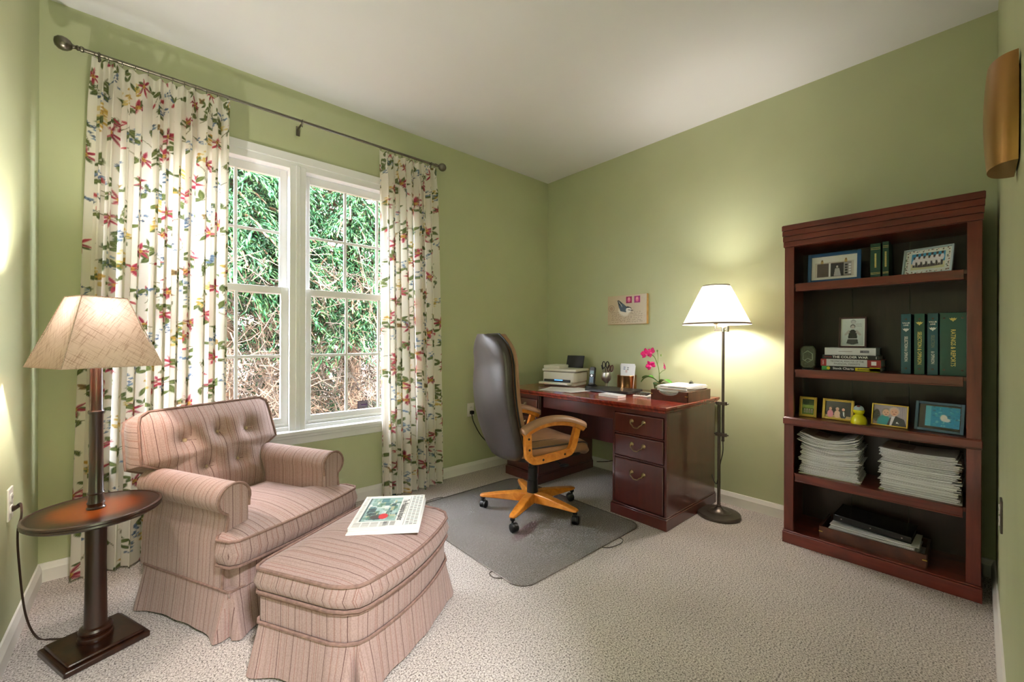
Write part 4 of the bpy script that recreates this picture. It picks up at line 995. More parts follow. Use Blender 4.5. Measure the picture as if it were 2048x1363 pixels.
# printer
PT = thing('printer', 'white all-in-one inkjet printer with dark raised paper tray on the desk', 'printer', (-0.235, -0.445, DZ_), math.radians(-76))
obj('body', MB().prism([(-0.155, 0.135), (-0.165, -0.10), (-0.15, -0.135), (0.15, -0.135), (0.165, -0.10), (0.155, 0.135)], 0.03, 0.118), mPlastic, PT, bevel=0.01, seg=3)
obj('foot_body', MB().box(-0.15, 0.15, -0.12, 0.13, 0.0, 0.03), mPlastic, PT, bevel=0.006)
obj('scanner_lid', MB().box(-0.168, 0.168, -0.125, 0.14, 0.124, 0.146), mPlastic, PT, bevel=0.008, seg=3)
obj('lid_gap', MB().box(-0.155, 0.155, -0.115, 0.13, 0.117, 0.125), mGunmetal, PT)
obj('document_feeder', MB().box(-0.168, -0.005, -0.10, 0.13, 0.146, 0.176), mPlastic, PT, bevel=0.008, seg=3)
obj('paper_slot', MB().box(-0.135, 0.12, -0.146, -0.128, 0.034, 0.056), mDarkPlastic, PT, bevel=0.003)
obj('output_tray', MB().prism([(-0.16, -0.12), (-0.165, -0.19), (0.12, -0.19), (0.13, -0.12)], 0.014, 0.034), mPlastic, PT, bevel=0.005)
obj('status_light', MB().box(-0.03, 0.05, -0.1465, -0.1455, 0.048, 0.054), emis('blue_indicator', (0.1, 0.35, 1, 1), 1.2), PT)
obj('feeder_tray', MB().box(-0.085, 0.085, -0.004, 0.004, 0, 0.115, T(0.055, 0.075, 0.15, rx=math.radians(-18))), mDarkPlastic, PT, bevel=0.004)
# cordless phone
PH = thing('cordless_phone', 'black cordless phone standing in its charging base beside the printer', 'phone', (-0.27, -0.765, DZ_), math.radians(-78))
obj('charging_base', MB().prism(rrect(-0.04, 0.04, -0.045, 0.045, 0.018, 5), 0, 0.02).prism(rrect(-0.03, 0.03, -0.015, 0.035, 0.014, 5), 0.02, 0.032), mDarkPlastic, PH, bevel=0.004)
MH = T(0, 0.008, 0.022, rx=math.radians(-10))
hs_ = obj('handset', MB().prism(rrect(-0.024, 0.024, 0, 0.155, 0.014, 5), -0.014, 0.012, axis='y', M=MH), mDarkPlastic, PH, bevel=0.004)
obj('screen', MB().box(-0.017, 0.017, -0.0155, -0.0135, 0.092, 0.122, MH), mat('phone_screen', rgb(88, 120, 128), 0.2), hs_)
mKey = mat('phone_key', rgb(120, 150, 176), 0.4)
for j in range(4):
    for i in range(3): obj('key', MB().box(-0.0155+i*0.011, -0.0065+i*0.011, -0.0165, -0.0135, 0.022+j*0.012, 0.030+j*0.012, MH), mKey, hs_)
obj('navigation_key', MB().lathe([(0.008, 0), (0.008, 0.003)], 14, M=MH @ T(0, -0.0137, 0.079, rx=PI/2)), mNickel, hs_)
# silver goblet with scissors and pens
GB = thing('silver_goblet', 'small silver goblet holding scissors and pens on the desk', 'goblet', (-0.13, -0.815, DZ_))
obj('cup', MB().lathe([(0.0, 0.0), (0.032, 0.0), (0.031, 0.004), (0.012, 0.010), (0.007, 0.02), (0.007, 0.034), (0.016, 0.042), (0.036, 0.062), (0.042, 0.085), (0.040, 0.108), (0.035, 0.126), (0.033, 0.126), (0.038, 0.106), (0.040, 0.085), (0.034, 0.064), (0.0, 0.05)], 28), mPewterGlass, GB)
def scissors(label, loc, rz, tilt, m_handle):
    o = thing('scissors', label, 'scissors', loc, rz); o.rotation_euler = (tilt, 0, rz)
    obj('blades', MB().box(-0.006, 0.002, -0.0015, 0.0015, 0, 0.10).box(-0.002, 0.006, -0.003, 0.0, 0.0, 0.10), mNickel, o, bevel=0.0006)
    for s in (-1, 1): obj('handle', MB().tube([(s*(0.016+0.013*math.cos(a)), 0, 0.128+0.028*math.sin(a)) for a in np.linspace(0, 2*PI, 17)[:-1]], 0.0045, 8, closed=True), m_handle, o)
    return o
mMaroon = mat('maroon_plastic', rgb(92, 44, 52), 0.4)
scissors('black-handled scissors upright in the silver goblet', (-0.13, -0.81, DZ_+0.062), math.radians(-75), 0.02, mDarkPlastic)
scissors('small maroon-handled scissors leaning right in the silver goblet', (-0.132, -0.835, DZ_+0.035), math.radians(-95), -0.22, mMaroon)
for k, (tx, ty) in enumerate(((0.25, -0.05), (0.36, 0.05))):
    b = MB().cyl((0, 0, 0), (0, 0, 0.13), 0.0048, n=10).cyl((0, 0, 0.13), (0, 0, 0.155), 0.0058, 0.004, n=10)
    pn = thing('pen', ['silver pen with black cap leaning left in the goblet', 'black marker leaning farthest left in the goblet'][k], 'pen', (-0.128, -0.808, DZ_+0.058)); pn.rotation_euler = (-tx, ty, 0)
    obj('barrel', MB().cyl((0, 0, 0), (0, 0, 0.095), 0.005, n=10), [mNickel, mDarkPlastic][k], pn); obj('cap', MB().cyl((0, 0, 0.095), (0, 0, 0.135), 0.0062, 0.0052, n=10), mDarkPlastic, pn)
# copper letter holder
CU = thing('copper_holder', 'wide round copper letter holder full of envelopes on the desk', 'holder', (-0.135, -1.02, DZ_))
obj('cup', MB().lathe([(0.0, 0.0), (0.074, 0.0), (0.077, 0.002), (0.077, 0.112), (0.0785, 0.114), (0.077, 0.117), (0.074, 0.117), (0.073, 0.004), (0.0, 0.004)], 48), mCopper, CU)
for k, (dx, tilt, hz_, lab) in enumerate(((-0.03, 0.10, 0.17, 'tall white envelope with printed lines at the front of the copper holder'), (-0.005, 0.06, 0.176, 'white envelope standing second in the copper holder'), (0.02, 0.0, 0.170, 'white envelope standing at the back of the copper holder'))):
    hz_ += 0.028; cv = Cv(0.13, hz_, 64, 90, (238, 240, 244))
    if k == 0:
        for j, (cx, c_) in enumerate(((0.03, (60, 90, 150)), (0.062, (70, 76, 90)), (0.05, (170, 60, 50)))):
            for q in range(4): cv.rect(cx-0.008, cx+0.010, (0.155 if j < 2 else 0.132)+q*0.006, (0.158 if j < 2 else 0.1345)+q*0.006, c_, 0.8)
    e = tag(obj('envelope', MB().box(-0.065, 0.065, 0.0006, 0.002, 0, hz_), mPaper, None, loc=(-0.135+dx*0.9, -1.022+0.004*k-0.006, DZ_+0.006), rot=(-tilt, 0.06*(1-k), A90)), lab, 'envelope', 'envelopes in the copper holder')
    obj('printed_face', sheet(cv, mPrint, 'printed_face', origin='b'), None, e)
# orchid
OR = thing('potted_orchid', 'magenta orchid with two leaves in a small green pot', 'plant', (-0.10, -1.285, DZ_))
obj('pot', MB().lathe([(0.0, 0), (0.032, 0), (0.044, 0.06), (0.047, 0.062), (0.047, 0.074), (0.042, 0.074), (0.04, 0.06), (0, 0.06)], 28), mPot, OR)
obj('soil', MB().lathe([(0.041, 0.062), (0.02, 0.074), (0.001, 0.077)], 20), mSoil, OR)
def blade(P, wd, up=(0, 0, 1)):
    """leaf blade along a path with given half-widths"""
    b = MB(); V = []
    for i, p in enumerate(P):
        p = Vector(p); t = (Vector(P[min(i+1, len(P)-1)])-Vector(P[max(i-1, 0)])).normalized(); s = t.cross(Vector(up)).normalized(); n_ = s.cross(t)
        for q in (-1, -0.5, 0, 0.5, 1): V.append(p+s*wd[i]*q+n_*wd[i]*0.28*q*q)
    n = len(V); V += [Vector(v)-Vector((0, 0, 0.0012)) for v in V]
    Fc = []
    for i in range(len(P)-1):
        for k in range(4):
            a = i*5+k; Fc.append((a, a+1, a+6, a+5)); Fc.append((n+a, n+a+5, n+a+6, n+a+1))
    return b.add(V, Fc)
for P in ([(0, 0, 0.07), (-0.03, 0.035, 0.105), (-0.05, 0.065, 0.115), (-0.06, 0.095, 0.10), (-0.065, 0.115, 0.075)], [(0, 0, 0.07), (-0.03, -0.04, 0.095), (-0.045, -0.075, 0.10), (-0.055, -0.11, 0.088), (-0.06, -0.135, 0.078)], [(0, 0, 0.07), (-0.02, 0.05, 0.11), (-0.015, 0.08, 0.12), (-0.01, 0.115, 0.112), (-0.005, 0.14, 0.10)]):
    obj('leaf', blade(bez(P, 4), [0.006+0.02*math.sin(PI*(k+1)/18) for k in range(17)]), mLeafGreen, OR)
st_ = bez([(0, 0, 0.07), (-0.005, 0.0, 0.16), (-0.012, 0.015, 0.23), (-0.02, 0.035, 0.275), (-0.03, 0.065, 0.295)], 8)
obj('stem', MB().tube(st_, 0.0032, 6).tube(bez([(-0.010, 0.01, 0.21), (0, 0.012, 0.27), (0.004, 0.02, 0.315)], 6), 0.0022, 6).tube(bez([(-0.004, 0, 0.14), (-0.01, -0.03, 0.165), (-0.012, -0.055, 0.178)], 6), 0.0022, 6), mStem, OR)
for c in ((0.004, 0.02, 0.318), (0.002, -0.012, 0.285)): obj('bud', MB().sphere(c, 0.006, 0.006, 0.009, 10, 8), mStem, OR)
def bloom(c, s, yaw, pitch, rot):
    M = T(*c, rz=yaw) @ T(rx=pitch); b = MB()
    for k, (a, l_, w_) in enumerate(((PI/2, 1, 0.55), (PI/2+2.1, 0.95, 0.5), (PI/2-2.1, 0.95, 0.5), (0.25, 1.0, 0.85), (PI-0.25, 1.0, 0.85))):
        a += rot; P = [(math.cos(a)*s*l_*t, -s*0.22*math.sin(t*2.2), math.sin(a)*s*l_*t) for t in (0.02, 0.25, 0.5, 0.75, 1.0)]
        q = blade(P, [s*w_*x for x in (0.15, 0.42, 0.55, 0.45, 0.10)], (0, 1, 0)); b.add([M @ Vector(v) for v in q.v], q.f)
    f = obj('flower', b, mPetal, OR)
    obj('flower_lip', MB().sphere((0, 0, 0), s*0.2, s*0.26, s*0.16, 10, 8, M=M @ T(0, -s*0.22, -s*0.12)), mat('orchid_lip', rgb(236, 92, 160), 0.5) if 'orchid_lip' not in MATS else MATS['orchid_lip'], f)
for c, s, yaw, pt_, rt in (((-0.04, 0.085, 0.295), 0.046, -1.3, 0.1, 0.2), ((-0.035, 0.045, 0.305), 0.042, -1.8, -0.1, 0.9), ((-0.03, 0.055, 0.205), 0.042, -1.4, 0.2, 0.5), ((-0.02, -0.06, 0.20), 0.036, -2.5, 0.2, 0.1)): bloom(c, s, yaw, pt_, rt)
# laptop
LP = thing('laptop', 'closed black laptop lying flat on the desk in front of the copper holder', 'laptop', (-0.345, -1.035, DZ_), math.radians(-83))
obj('base', MB().prism(rrect(-0.185, 0.185, -0.125, 0.125, 0.012, 4), 0.003, 0.014), mDarkPlastic, LP, bevel=0.002)
obj('lid', MB().prism(rrect(-0.185, 0.185, -0.125, 0.125, 0.012, 4), 0.0155, 0.022), mat('laptop_lid', rgb(36, 36, 40), 0.32), LP, bevel=0.002)
for x in (-0.16, 0.16):
    for y in (-0.1, 0.1): obj('foot', MB().cyl((x, y, 0), (x, y, 0.004), 0.008, n=10), mBlack, LP)
# loose papers
for k, (x, y, a, lab) in enumerate(((-0.565, -0.655, -70, 'loose white sheets lying nearest the printer on the desk'), (-0.515, -0.805, -98, 'stapled white printout with lines of print lying before the laptop'))):
    pp = thing('paper_sheets', lab, 'papers', (x, y, DZ_+0.0006+0.0025*k), math.radians(a), 'papers on the desk')
    b = MB()
    for q in range(3): b.box(-0.108, 0.108, -0.14, 0.14, q*0.0008, q*0.0008+0.0005, T(rz=0.07*(q-1)))
    obj('sheets', b, mPaper, pp, smooth=False)
    cv = Cv(0.19, 0.25, 60, 120, (240, 240, 242))
    for q in range(26):
        if k == 1 or q % 5: cv.rect(0.01, 0.10+0.08*random.random(), 0.012+q*0.009, 0.0155+q*0.009, (150, 152, 160), 0.6)
    obj('print', sheet(cv, mPrint, 'print', 'xy'), None, pp, loc=(0, 0, 0.0026), rot=(0, 0, 0.07))
WB = thing('notepad', 'white notepad lying at the front of the desk beside the laptop', 'notepad', (-0.60, -1.20, DZ_), math.radians(-94))
obj('pad', MB().box(-0.085, 0.085, -0.045, 0.045, 0, 0.016), mPaper, WB, bevel=0.002)
obj('cover', MB().box(-0.086, 0.086, -0.046, 0.046, 0.016, 0.0185), mat('notepad_cover', rgb(214, 216, 224), 0.5), WB)
CL = thing('calculator', 'white desk calculator with dark keys beside the letter tray', 'calculator', (-0.40, -1.335, DZ_), math.radians(-82))
obj('case', MB().prism([(-0.075, 0.0), (0.075, 0.0), (0.075, 0.022), (-0.075, 0.012)], -0.055, 0.055, M=T(rz=PI/2), axis='y'), mPlastic, CL, bevel=0.003)
Mk = T(0, 0, 0.0172, rx=math.atan2(0.010, 0.15))
obj('display', MB().box(-0.045, 0.045, 0.04, 0.064, 0, 0.0012, Mk), mat('lcd', rgb(120, 132, 120), 0.25), CL)
for j in range(5):
    for i in range(5): obj('key', MB().box(-0.047+i*0.0195, -0.032+i*0.0195, -0.066+j*0.0195, -0.053+j*0.0195, 0, 0.004, Mk), mDarkPlastic if (i == 4 or j == 4) else mGunmetal, CL)
def paper_pile(parent, wx, dy, z0, z1, n, seed, jit=0.012, curl=0.0):
    """ragged stack of sheets as one mesh"""
    r = np.random.default_rng(seed); b = MB(); th = (z1-z0)/n
    for k in range(n):
        a = r.normal(0, 0.025); ox, oy = r.normal(0, jit), r.normal(0, jit); sx = 1-0.08*r.random()
        M = T(ox, oy, z0+k*th, rz=a); nn = 7; V = []
        for zz in (0, th*0.78):
            for i in range(nn):
                u = -1+2*i/(nn-1); V += [M @ Vector((wx*sx*u, -dy, zz+curl*(k/n)*u*u)), M @ Vector((wx*sx*u, dy, zz+curl*(k/n)*u*u))]
        m = nn*2; Fc = []
        for i in range(nn-1):
            a_, b_ = i*2, i*2+2; Fc += [(a_, b_, b_+1, a_+1), (m+a_, m+a_+1, m+b_+1, m+b_), (a_, m+a_, m+b_, b_), (a_+1, b_+1, m+b_+1, m+a_+1)]
        Fc += [(0, 1, m+1, m), (m-2, 2*m-2, 2*m-1, m-1)]; b.add(V, Fc)
    o = obj('sheets', b, mPaper, parent, smooth=False); o['kind'] = 'stuff'; return o
def letter_tray(name, label, loc, rz, wx, dy, hgt, scoop):
    o = thing(name, label, 'tray', loc, rz)
    obj('bottom', MB().box(-wx, wx, -dy, dy, 0, 0.006), mWalnut, o)
    for s in (-1, 1): obj('side', MB().box(s*wx-0.005, s*wx+0.005, -dy, dy, 0, hgt), mWalnut, o, bevel=0.001)
    obj('back', MB().box(-wx, wx, dy-0.01, dy, 0, hgt), mWalnut, o)
    if scoop:
        pf = [(-wx, 0), (wx, 0), (wx, hgt)] + [(0.07*math.cos(a)*1.0, hgt-0.032*math.sin(a)) for a in np.linspace(0, PI, 13)] + [(-wx, hgt)]
    else: pf = [(-wx, 0), (wx, 0), (wx, hgt), (-wx, hgt)]
    obj('front', MB().prism(pf, -dy-0.010, -dy, axis='y'), mWalnut, o)
    for s in (-1, 1): obj('corner_spline', MB().box(s*wx-0.012 if s > 0 else -wx-0.005, s*wx+0.0055 if s > 0 else -wx+0.012, -dy-0.0108, -dy-0.0098, hgt*0.55, hgt*0.55+0.004), mGold, o)
    return o
LT = letter_tray('letter_tray', 'dark walnut letter tray with scooped front at the end of the desk', (-0.315, -1.562, DZ_), A90, 0.125, 0.165, 0.066, True)
PP = thing('paper_stack', 'untidy stack of white papers in the letter tray on the desk', 'papers', (-0.30, -1.56, DZ_+0.007), A90); paper_pile(PP, 0.106, 0.145, 0, 0.088, 26, 11, 0.007)
obj('binder_clip', MB().prism([(-0.012, 0), (0.012, 0), (0.002, 0.012), (-0.002, 0.012)], -0.016, 0.016, M=T(0.02, 0.1, 0.09), axis='y').tube([(0.01, 0.1, 0.1), (0.02, 0.1, 0.112), (0.03, 0.1, 0.1)], 0.0015, 5), mDarkPlastic, PP)
# cables below the desk
one('desk_cable', MB().tube(bez([(-0.19, -1.10, 0.36), (-0.16, -1.12, 0.22), (-0.14, -1.08, 0.14), (-0.10, -1.0, 0.10), (-0.07, -0.9, 0.13), (-0.06, -0.78, 0.09), (-0.05, -0.66, 0.06)], 8), 0.0035, 6), mBlack, 'thin black cable looping down under the desk knee-hole', 'cable')
PS = thing('power_strip', 'beige power strip box hung on the side of the desk by the wall', 'power strip', (-0.665, -0.2145, 0.0))
obj('housing', MB().box(-0.03, 0.03, -0.012, 0.02, 0.09, 0.215), mat('beige_plastic', rgb(196, 184, 150), 0.5), PS, bevel=0.004)
obj('socket_row', MB().box(-0.012, -0.006, 0.0195, 0.0205, 0.11, 0.2).box(0.006, 0.012, 0.0195, 0.0205, 0.11, 0.2), mBlack, PS)
obj('cord', MB().tube(bez([(-0.03, 0.005, 0.19), (-0.12, 0.06, 0.20), (-0.22, 0.14, 0.30), (-0.29, 0.17, 0.43), (-0.302, 0.185, 0.50), (-0.300, 0.195, 0.525)], 8), 0.004, 6), mBlack, PS)
obj('plug', MB().box(-0.315, -0.285, 0.172, 0.204, 0.505, 0.535), mBlack, PS, bevel=0.005)

# ================================================================== FLOOR LAMP BY THE DESK
FL = thing('floor_lamp', 'bronze swing-arm floor lamp with cream cone shade between desk and bookcase', 'lamp', (-0.262, -1.795, 0))
obj('base', MB().lathe([(0.0, 0), (0.128, 0), (0.131, 0.004), (0.131, 0.016), (0.126, 0.022), (0.10, 0.026), (0.072, 0.028), (0.070, 0.031), (0.062, 0.031), (0.052, 0.033), (0.030, 0.042), (0.018, 0.056), (0.013, 0.062), (0.014, 0.068), (0.010, 0.072), (0, 0.072)], 56), mGunmetal, FL)
obj('lower_pole', MB().cyl((0, 0, 0.06), (0, 0, 0.735), 0.0095, n=16), mGunmetal, FL)
obj('upper_pole', MB().cyl((0.0, -0.024, 0.50), (0.0, -0.024, 1.205), 0.0085, n=16).sphere((0.0, -0.024, 0.495), 0.010, n=12, m=8), mGunmetal, FL)
for z in (0.735, 0.532): obj('collar', MB().prism(rrect(-0.013, 0.013, -0.048, 0.022, 0.011, 5), z-0.010, z+0.010).cyl((0, 0.03, z), (0, -0.058, z), 0.005, n=10), mGunmetal, FL)
obj('swing_arm', MB().cyl((0, -0.024, 1.20), (0, -0.024, 1.228), 0.012, n=14).box(-0.006, 0.006, -0.055, 0.03, 1.206, 1.218).cyl((0, -0.05, 1.20), (0, -0.05, 1.238), 0.010, n=12).box(-0.006, 0.006, -0.055, 0.03, 1.224, 1.236).cyl((0, 0.022, 1.222), (0, 0.022, 1.262), 0.009, n=12), mNickel, FL, bevel=0.001)
obj('socket', MB().lathe([(0.012, 1.25), (0.016, 1.255), (0.016, 1.283), (0.010, 1.287)], 16, c=(0, 0.022, 0)), mBrass, FL)
obj('bulb', MB().lathe([(0.010, 1.284), (0.013, 1.292), (0.022, 1.308), (0.025, 1.322), (0.020, 1.336), (0.010, 1.343), (0.001, 1.344)], 16, c=(0, 0.022, 0)), mBulb, FL)
nsh = 48; rb_, rt_, z0_, z1_ = 0.205, 0.082, 1.248, 1.505
obj('shade', MB().lathe([(rb_+(rt_-rb_)*k/8, z0_+(z1_-z0_)*k/8) for k in range(9)], nsh, c=(0, 0.022, 0), cap=False), mCream, FL)
for r_, z in ((rb_+0.001, z0_), (rt_+0.001, z1_-0.008)): obj('shade_trim', MB().lathe([(r_+0.002, z), (r_-0.003 if z < 1.3 else r_-0.002, z+0.010)], nsh, c=(0, 0.022, 0), cap=False), mShadeTrim, FL)
b = MB()
for k in range(3): b.tube([(0, 0.022, 1.50), (rt_*math.cos(k*2.1), 0.022+rt_*math.sin(k*2.1), 1.496)], 0.0015, 5)
b.tube([(0, 0.022, 1.31), (0.045, 0.022, 1.34), (0.045, 0.022, 1.44), (0, 0.022, 1.50)], 0.0015, 6).tube([(0, 0.022, 1.31), (-0.045, 0.022, 1.34), (-0.045, 0.022, 1.44), (0, 0.022, 1.50)], 0.0015, 6).sphere((0, 0.022, 1.512), 0.006, n=10, m=8)
obj('harp', b, mBrass, FL)
bulb_light('bulb_light', FL, (0, 0.022, 1.378), FLOOR_LAMP_POWER, 0.055)
obj('cord', MB().tube(bez([(0, -0.024, 0.49), (0.005, -0.022, 0.42), (0.01, -0.005, 0.34), (0.03, 0.02, 0.22), (0.10, 0.06, 0.17), (0.16, 0.11, 0.20), (0.21, 0.135, 0.26)], 8), 0.003, 6), mBlack, FL)

# ================================================================== BIRD PICTURE
BP = thing('canvas_picture', 'small canvas picture of a bird with two pink stamps on the wall', 'picture', (-0.0155, -0.946, 1.404), A90)
obj('stretcher', MB().box(-0.189, 0.189, -0.0145, 0.0145, -0.123, 0.123), mat('canvas_edge', rgb(206, 168, 108), 0.8, var=0.15), BP, bevel=0.002)
cv = Cv(0.376, 0.244, 190, 124, (206, 192, 166)); cv.grad((198, 180, 150), (214, 204, 190), False)
for (x, c_) in ((0.185, (150, 32, 88)), (0.262, (166, 52, 128))):
    cv.rect(x, x+0.055, 0.175, 0.232, c_); cv.ell(x+0.027, 0.205, 0.017, 0.024, (222, 120, 150)); cv.ell(x+0.026, 0.211, 0.009, 0.012, (236, 190, 200), 0.8)
cv.rect(0.185, 0.24, 0.175, 0.181, (120, 20, 60), 0.6)
for j in range(6):
    x = 0.03+0.02*random.random()
    while x < 0.33:
        cv.stem([(x, 0.02+j*0.016), (x+0.005, 0.02+j*0.016+random.choice((-1, 1))*0.005), (x+0.010, 0.02+j*0.016)], 0.0014, (96, 78, 60), 0.75); x += 0.012+0.02*random.random()
for k in range(24): cv.stem([(0.038+0.028*math.cos(a), 0.137+0.028*math.sin(a)) for a in (k*PI/12, (k+1)*PI/12)], 0.0016, (70, 52, 46), 0.8)
cv.ell(0.038, 0.137, 0.02, 0.02, (150, 110, 90), 0.4)
cv.ell(0.160, 0.105, 0.062, 0.042, (222, 214, 200), 1, -0.45); cv.ell(0.160, 0.108, 0.058, 0.036, (232, 226, 214), 1, -0.4)
cv.poly([(0.098, 0.206), (0.115, 0.205), (0.200, 0.140), (0.205, 0.112), (0.180, 0.100), (0.128, 0.112), (0.112, 0.150)], (78, 96, 112)); cv.poly([(0.098, 0.206), (0.115, 0.205), (0.145, 0.178), (0.130, 0.155), (0.110, 0.165)], (52, 56, 60))
for k in range(3): cv.stem([(0.112+k*0.012, 0.196-k*0.014), (0.124+k*0.010, 0.176-k*0.014)], 0.003, (216, 220, 220), 0.9)
cv.ell(0.208, 0.118, 0.030, 0.026, (236, 234, 228)); cv.poly([(0.178, 0.142), (0.20, 0.150), (0.232, 0.138), (0.240, 0.122), (0.222, 0.136), (0.195, 0.136)], (34, 38, 44)); cv.stem([(0.205, 0.120), (0.236, 0.114)], 0.0035, (40, 44, 50)); cv.poly([(0.234, 0.119), (0.262, 0.113), (0.234, 0.109)], (48, 48, 50))
cv.speckle(5)
obj('bird_print', sheet(cv, mPrintCloth, 'bird_print'), None, BP, loc=(0, -0.0150, 0))

# ================================================================== BOOKCASE
BK = thing('bookcase', 'tall open mahogany bookcase with five shelves against the wall', 'bookcase', (0, 0, 0))
by0, by1, bx0, bx1 = -2.930, -2.183, -0.338, -0.018
SH = [0.070, 0.395, 0.712, 0.982, 1.464]
for s, (y0, y1) in enumerate(((by0, by0+0.016), (by1-0.016, by1))): obj('side_panel', MB().box(bx0+0.016, bx1, y0, y1, 0, 1.68), mShelf, BK, bevel=0.001)
for y0, y1 in ((by0, by0+0.046), (by1-0.046, by1)): obj('face_stile', MB().box(bx0, bx0+0.018, y0, y1, 0.07, 1.675), mShelf, BK, bevel=0.002)
for k in range(3):
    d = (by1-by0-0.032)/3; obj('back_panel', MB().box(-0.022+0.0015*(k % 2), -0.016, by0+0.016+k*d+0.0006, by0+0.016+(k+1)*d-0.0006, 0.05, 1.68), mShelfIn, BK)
obj('plinth', MB().box(bx0-0.014, bx1, by0-0.004, by1+0.004, 0, 0.062).box(bx0-0.009, bx1, by0-0.002, by1+0.002, 0.062, SH[0]), mShelfH, BK, bevel=0.003)
obj('fixed_shelf', MB().box(bx0-0.006, bx1-0.004, by0, by1, SH[2]-0.046, SH[2]).box(bx0-0.012, bx0, by0-0.003, by1+0.003, SH[2]-0.040, SH[2]-0.004), mShelfH, BK, bevel=0.003)
for k in (1, 3, 4):
    s_ = obj('shelf', MB().box(bx0+0.02, bx1-0.004, by0+0.018, by1-0.018, SH[k]-0.018, SH[k]), mShelfH, BK)
    obj('shelf_lip', MB().box(bx0+0.006, bx0+0.02, by0+0.055, by1-0.052, SH[k]-0.043, SH[k]+0.001).box(bx0+0.003, bx0+0.006, by0+0.055, by1-0.052, SH[k]-0.043, SH[k]-0.036), mShelfH, s_, bevel=0.002)
obj('top_board', MB().box(bx0, bx1, by0, by1, 1.672, 1.69), mShelfH, BK)
b = MB()
for k in range(4): b.box(bx0-0.012-0.0035*k, bx0+0.01, by0-0.003-0.002*k, by1+0.003+0.002*k, 1.674+0.0305*k, 1.674+0.0305*(k+1)-0.003).box(bx0-0.008-0.0035*k, bx0+0.01, by0, by1, 1.674+0.0305*(k+1)-0.003, 1.674+0.0305*(k+1))
b.box(bx0+0.005, bx1, by0, by0+0.016, 1.68, 1.79).box(bx0+0.005, bx1, by1-0.016, by1, 1.68, 1.79).box(bx0-0.02, bx1, by0-0.006, by1+0.006, 1.788, 1.796)
obj('crown', b, mShelfH, BK, bevel=0.001)

# photo frames: stand facing the room
def frame(label, y, z, wd, ht, bw, material, paint, x=-0.255, yaw=0.0, lean=0.16, depth=0.012, matw=0.0, prof2=None, mat_col=(236, 234, 226), glassy=True, res=0.0016):
    o = thing('photo_frame', label, 'photo frame', (x, y, z), A90+yaw, 'photo frames on the bookcase')
    M = T(rx=-lean)
    b = MB().box(-wd/2, -wd/2+bw, -depth, 0, 0, ht, M).box(wd/2-bw, wd/2, -depth, 0, 0, ht, M).box(-wd/2+bw, wd/2-bw, -depth, 0, 0, bw, M).box(-wd/2+bw, wd/2-bw, -depth, 0, ht-bw, ht, M)
    obj('border', b, material, o, bevel=0.0015)
    if prof2:
        for q in (0.28, 0.62): obj('border_bead', MB().tube([M @ Vector(p) for p in ((-wd/2+bw*q, -depth, bw*q), (wd/2-bw*q, -depth, bw*q), (wd/2-bw*q, -depth, ht-bw*q), (-wd/2+bw*q, -depth, ht-bw*q))], 0.0014, 5, closed=True), prof2, o)
    obj('backing', MB().box(-wd/2+0.002, wd/2-0.002, 0, 0.004, 0.002, ht-0.002, M).box(-0.015, 0.015, 0.0, 0.003, 0.0, ht*0.62, T(0, 0.006+ht*0.33, 0.0, rx=0.36)), mDarkPlastic, o)
    iw, ih = wd-2*bw, ht-2*bw; cv = Cv(iw, ih, max(24, int(iw/res)), max(24, int(ih/res)), mat_col); paint(cv); cv.speckle(3)
    me = sheet(cv, mPhoto, 'photo'); me.transform(M @ T(0, -0.003, ht/2)); obj('photo', me, None, o)
    return o
def head(cv, x, y, r, hair, skin=(224, 176, 150)):
    cv.ell(x, y+r*0.25, r*1.05, r*1.15, hair); cv.ell(x, y, r*0.82, r*1.0, skin)
    cv.ell(x-r*0.3, y+r*0.1, r*0.12, r*0.09, (60, 40, 36), 0.8); cv.ell(x+r*0.3, y+r*0.1, r*0.12, r*0.09, (60, 40, 36), 0.8); cv.ell(x, y-r*0.42, r*0.3, r*0.09, (150, 70, 66), 0.8)
def p_barn(c):
    w_, h_ = c.w, c.h; c.rect(w_*0.08, w_*0.93, h_*0.10, h_*0.74, (206, 200, 186)); c.rect(w_*0.13, w_*0.88, h_*0.12, h_*0.70, (92, 78, 66))
    for k in range(7): c.rect(w_*0.13, w_*0.40, h_*(0.16+0.075*k), h_*(0.17+0.075*k), (52, 42, 36), 0.7)
    c.rect(w_*0.39, w_*0.43, h_*0.12, h_*0.70, (228, 226, 220)); c.rect(w_*0.43, w_*0.72, h_*0.12, h_*0.66, (34, 32, 32)); c.rect(w_*0.72, w_*0.88, h_*0.14, h_*0.68, (160, 156, 150))
    for k in range(4): c.rect(w_*0.74, w_*0.80, h_*(0.2+0.11*k), h_*(0.27+0.11*k), (40, 40, 42)); c.rect(w_*0.82, w_*0.87, h_*(0.2+0.11*k), h_*(0.27+0.11*k), (226, 226, 226))
    c.poly([(w_*0.50, h_*0.13), (w_*0.53, h_*0.46), (w_*0.62, h_*0.46), (w_*0.66, h_*0.13)], (176, 174, 172)); c.ell(w_*0.575, h_*0.52, w_*0.025, h_*0.06, (206, 200, 196))
    for x in (0.24, 0.76): c.rect(w_*(x-0.03), w_*(x+0.03), h_*0.70, h_*0.80, (186, 160, 96)); c.rect(w_*(x-0.02), w_*(x+0.02), h_*0.78, h_*0.86, (140, 116, 66))
mBlueFrame = mat('blue_frame_paint', rgb(28, 78, 124), 0.35)
frame('blue frame with a monochrome doorway photo clipped on white, top shelf', -2.392, SH[4], 0.232, 0.165, 0.017, mBlueFrame, p_barn, yaw=0.06, lean=0.12, mat_col=(228, 228, 216))
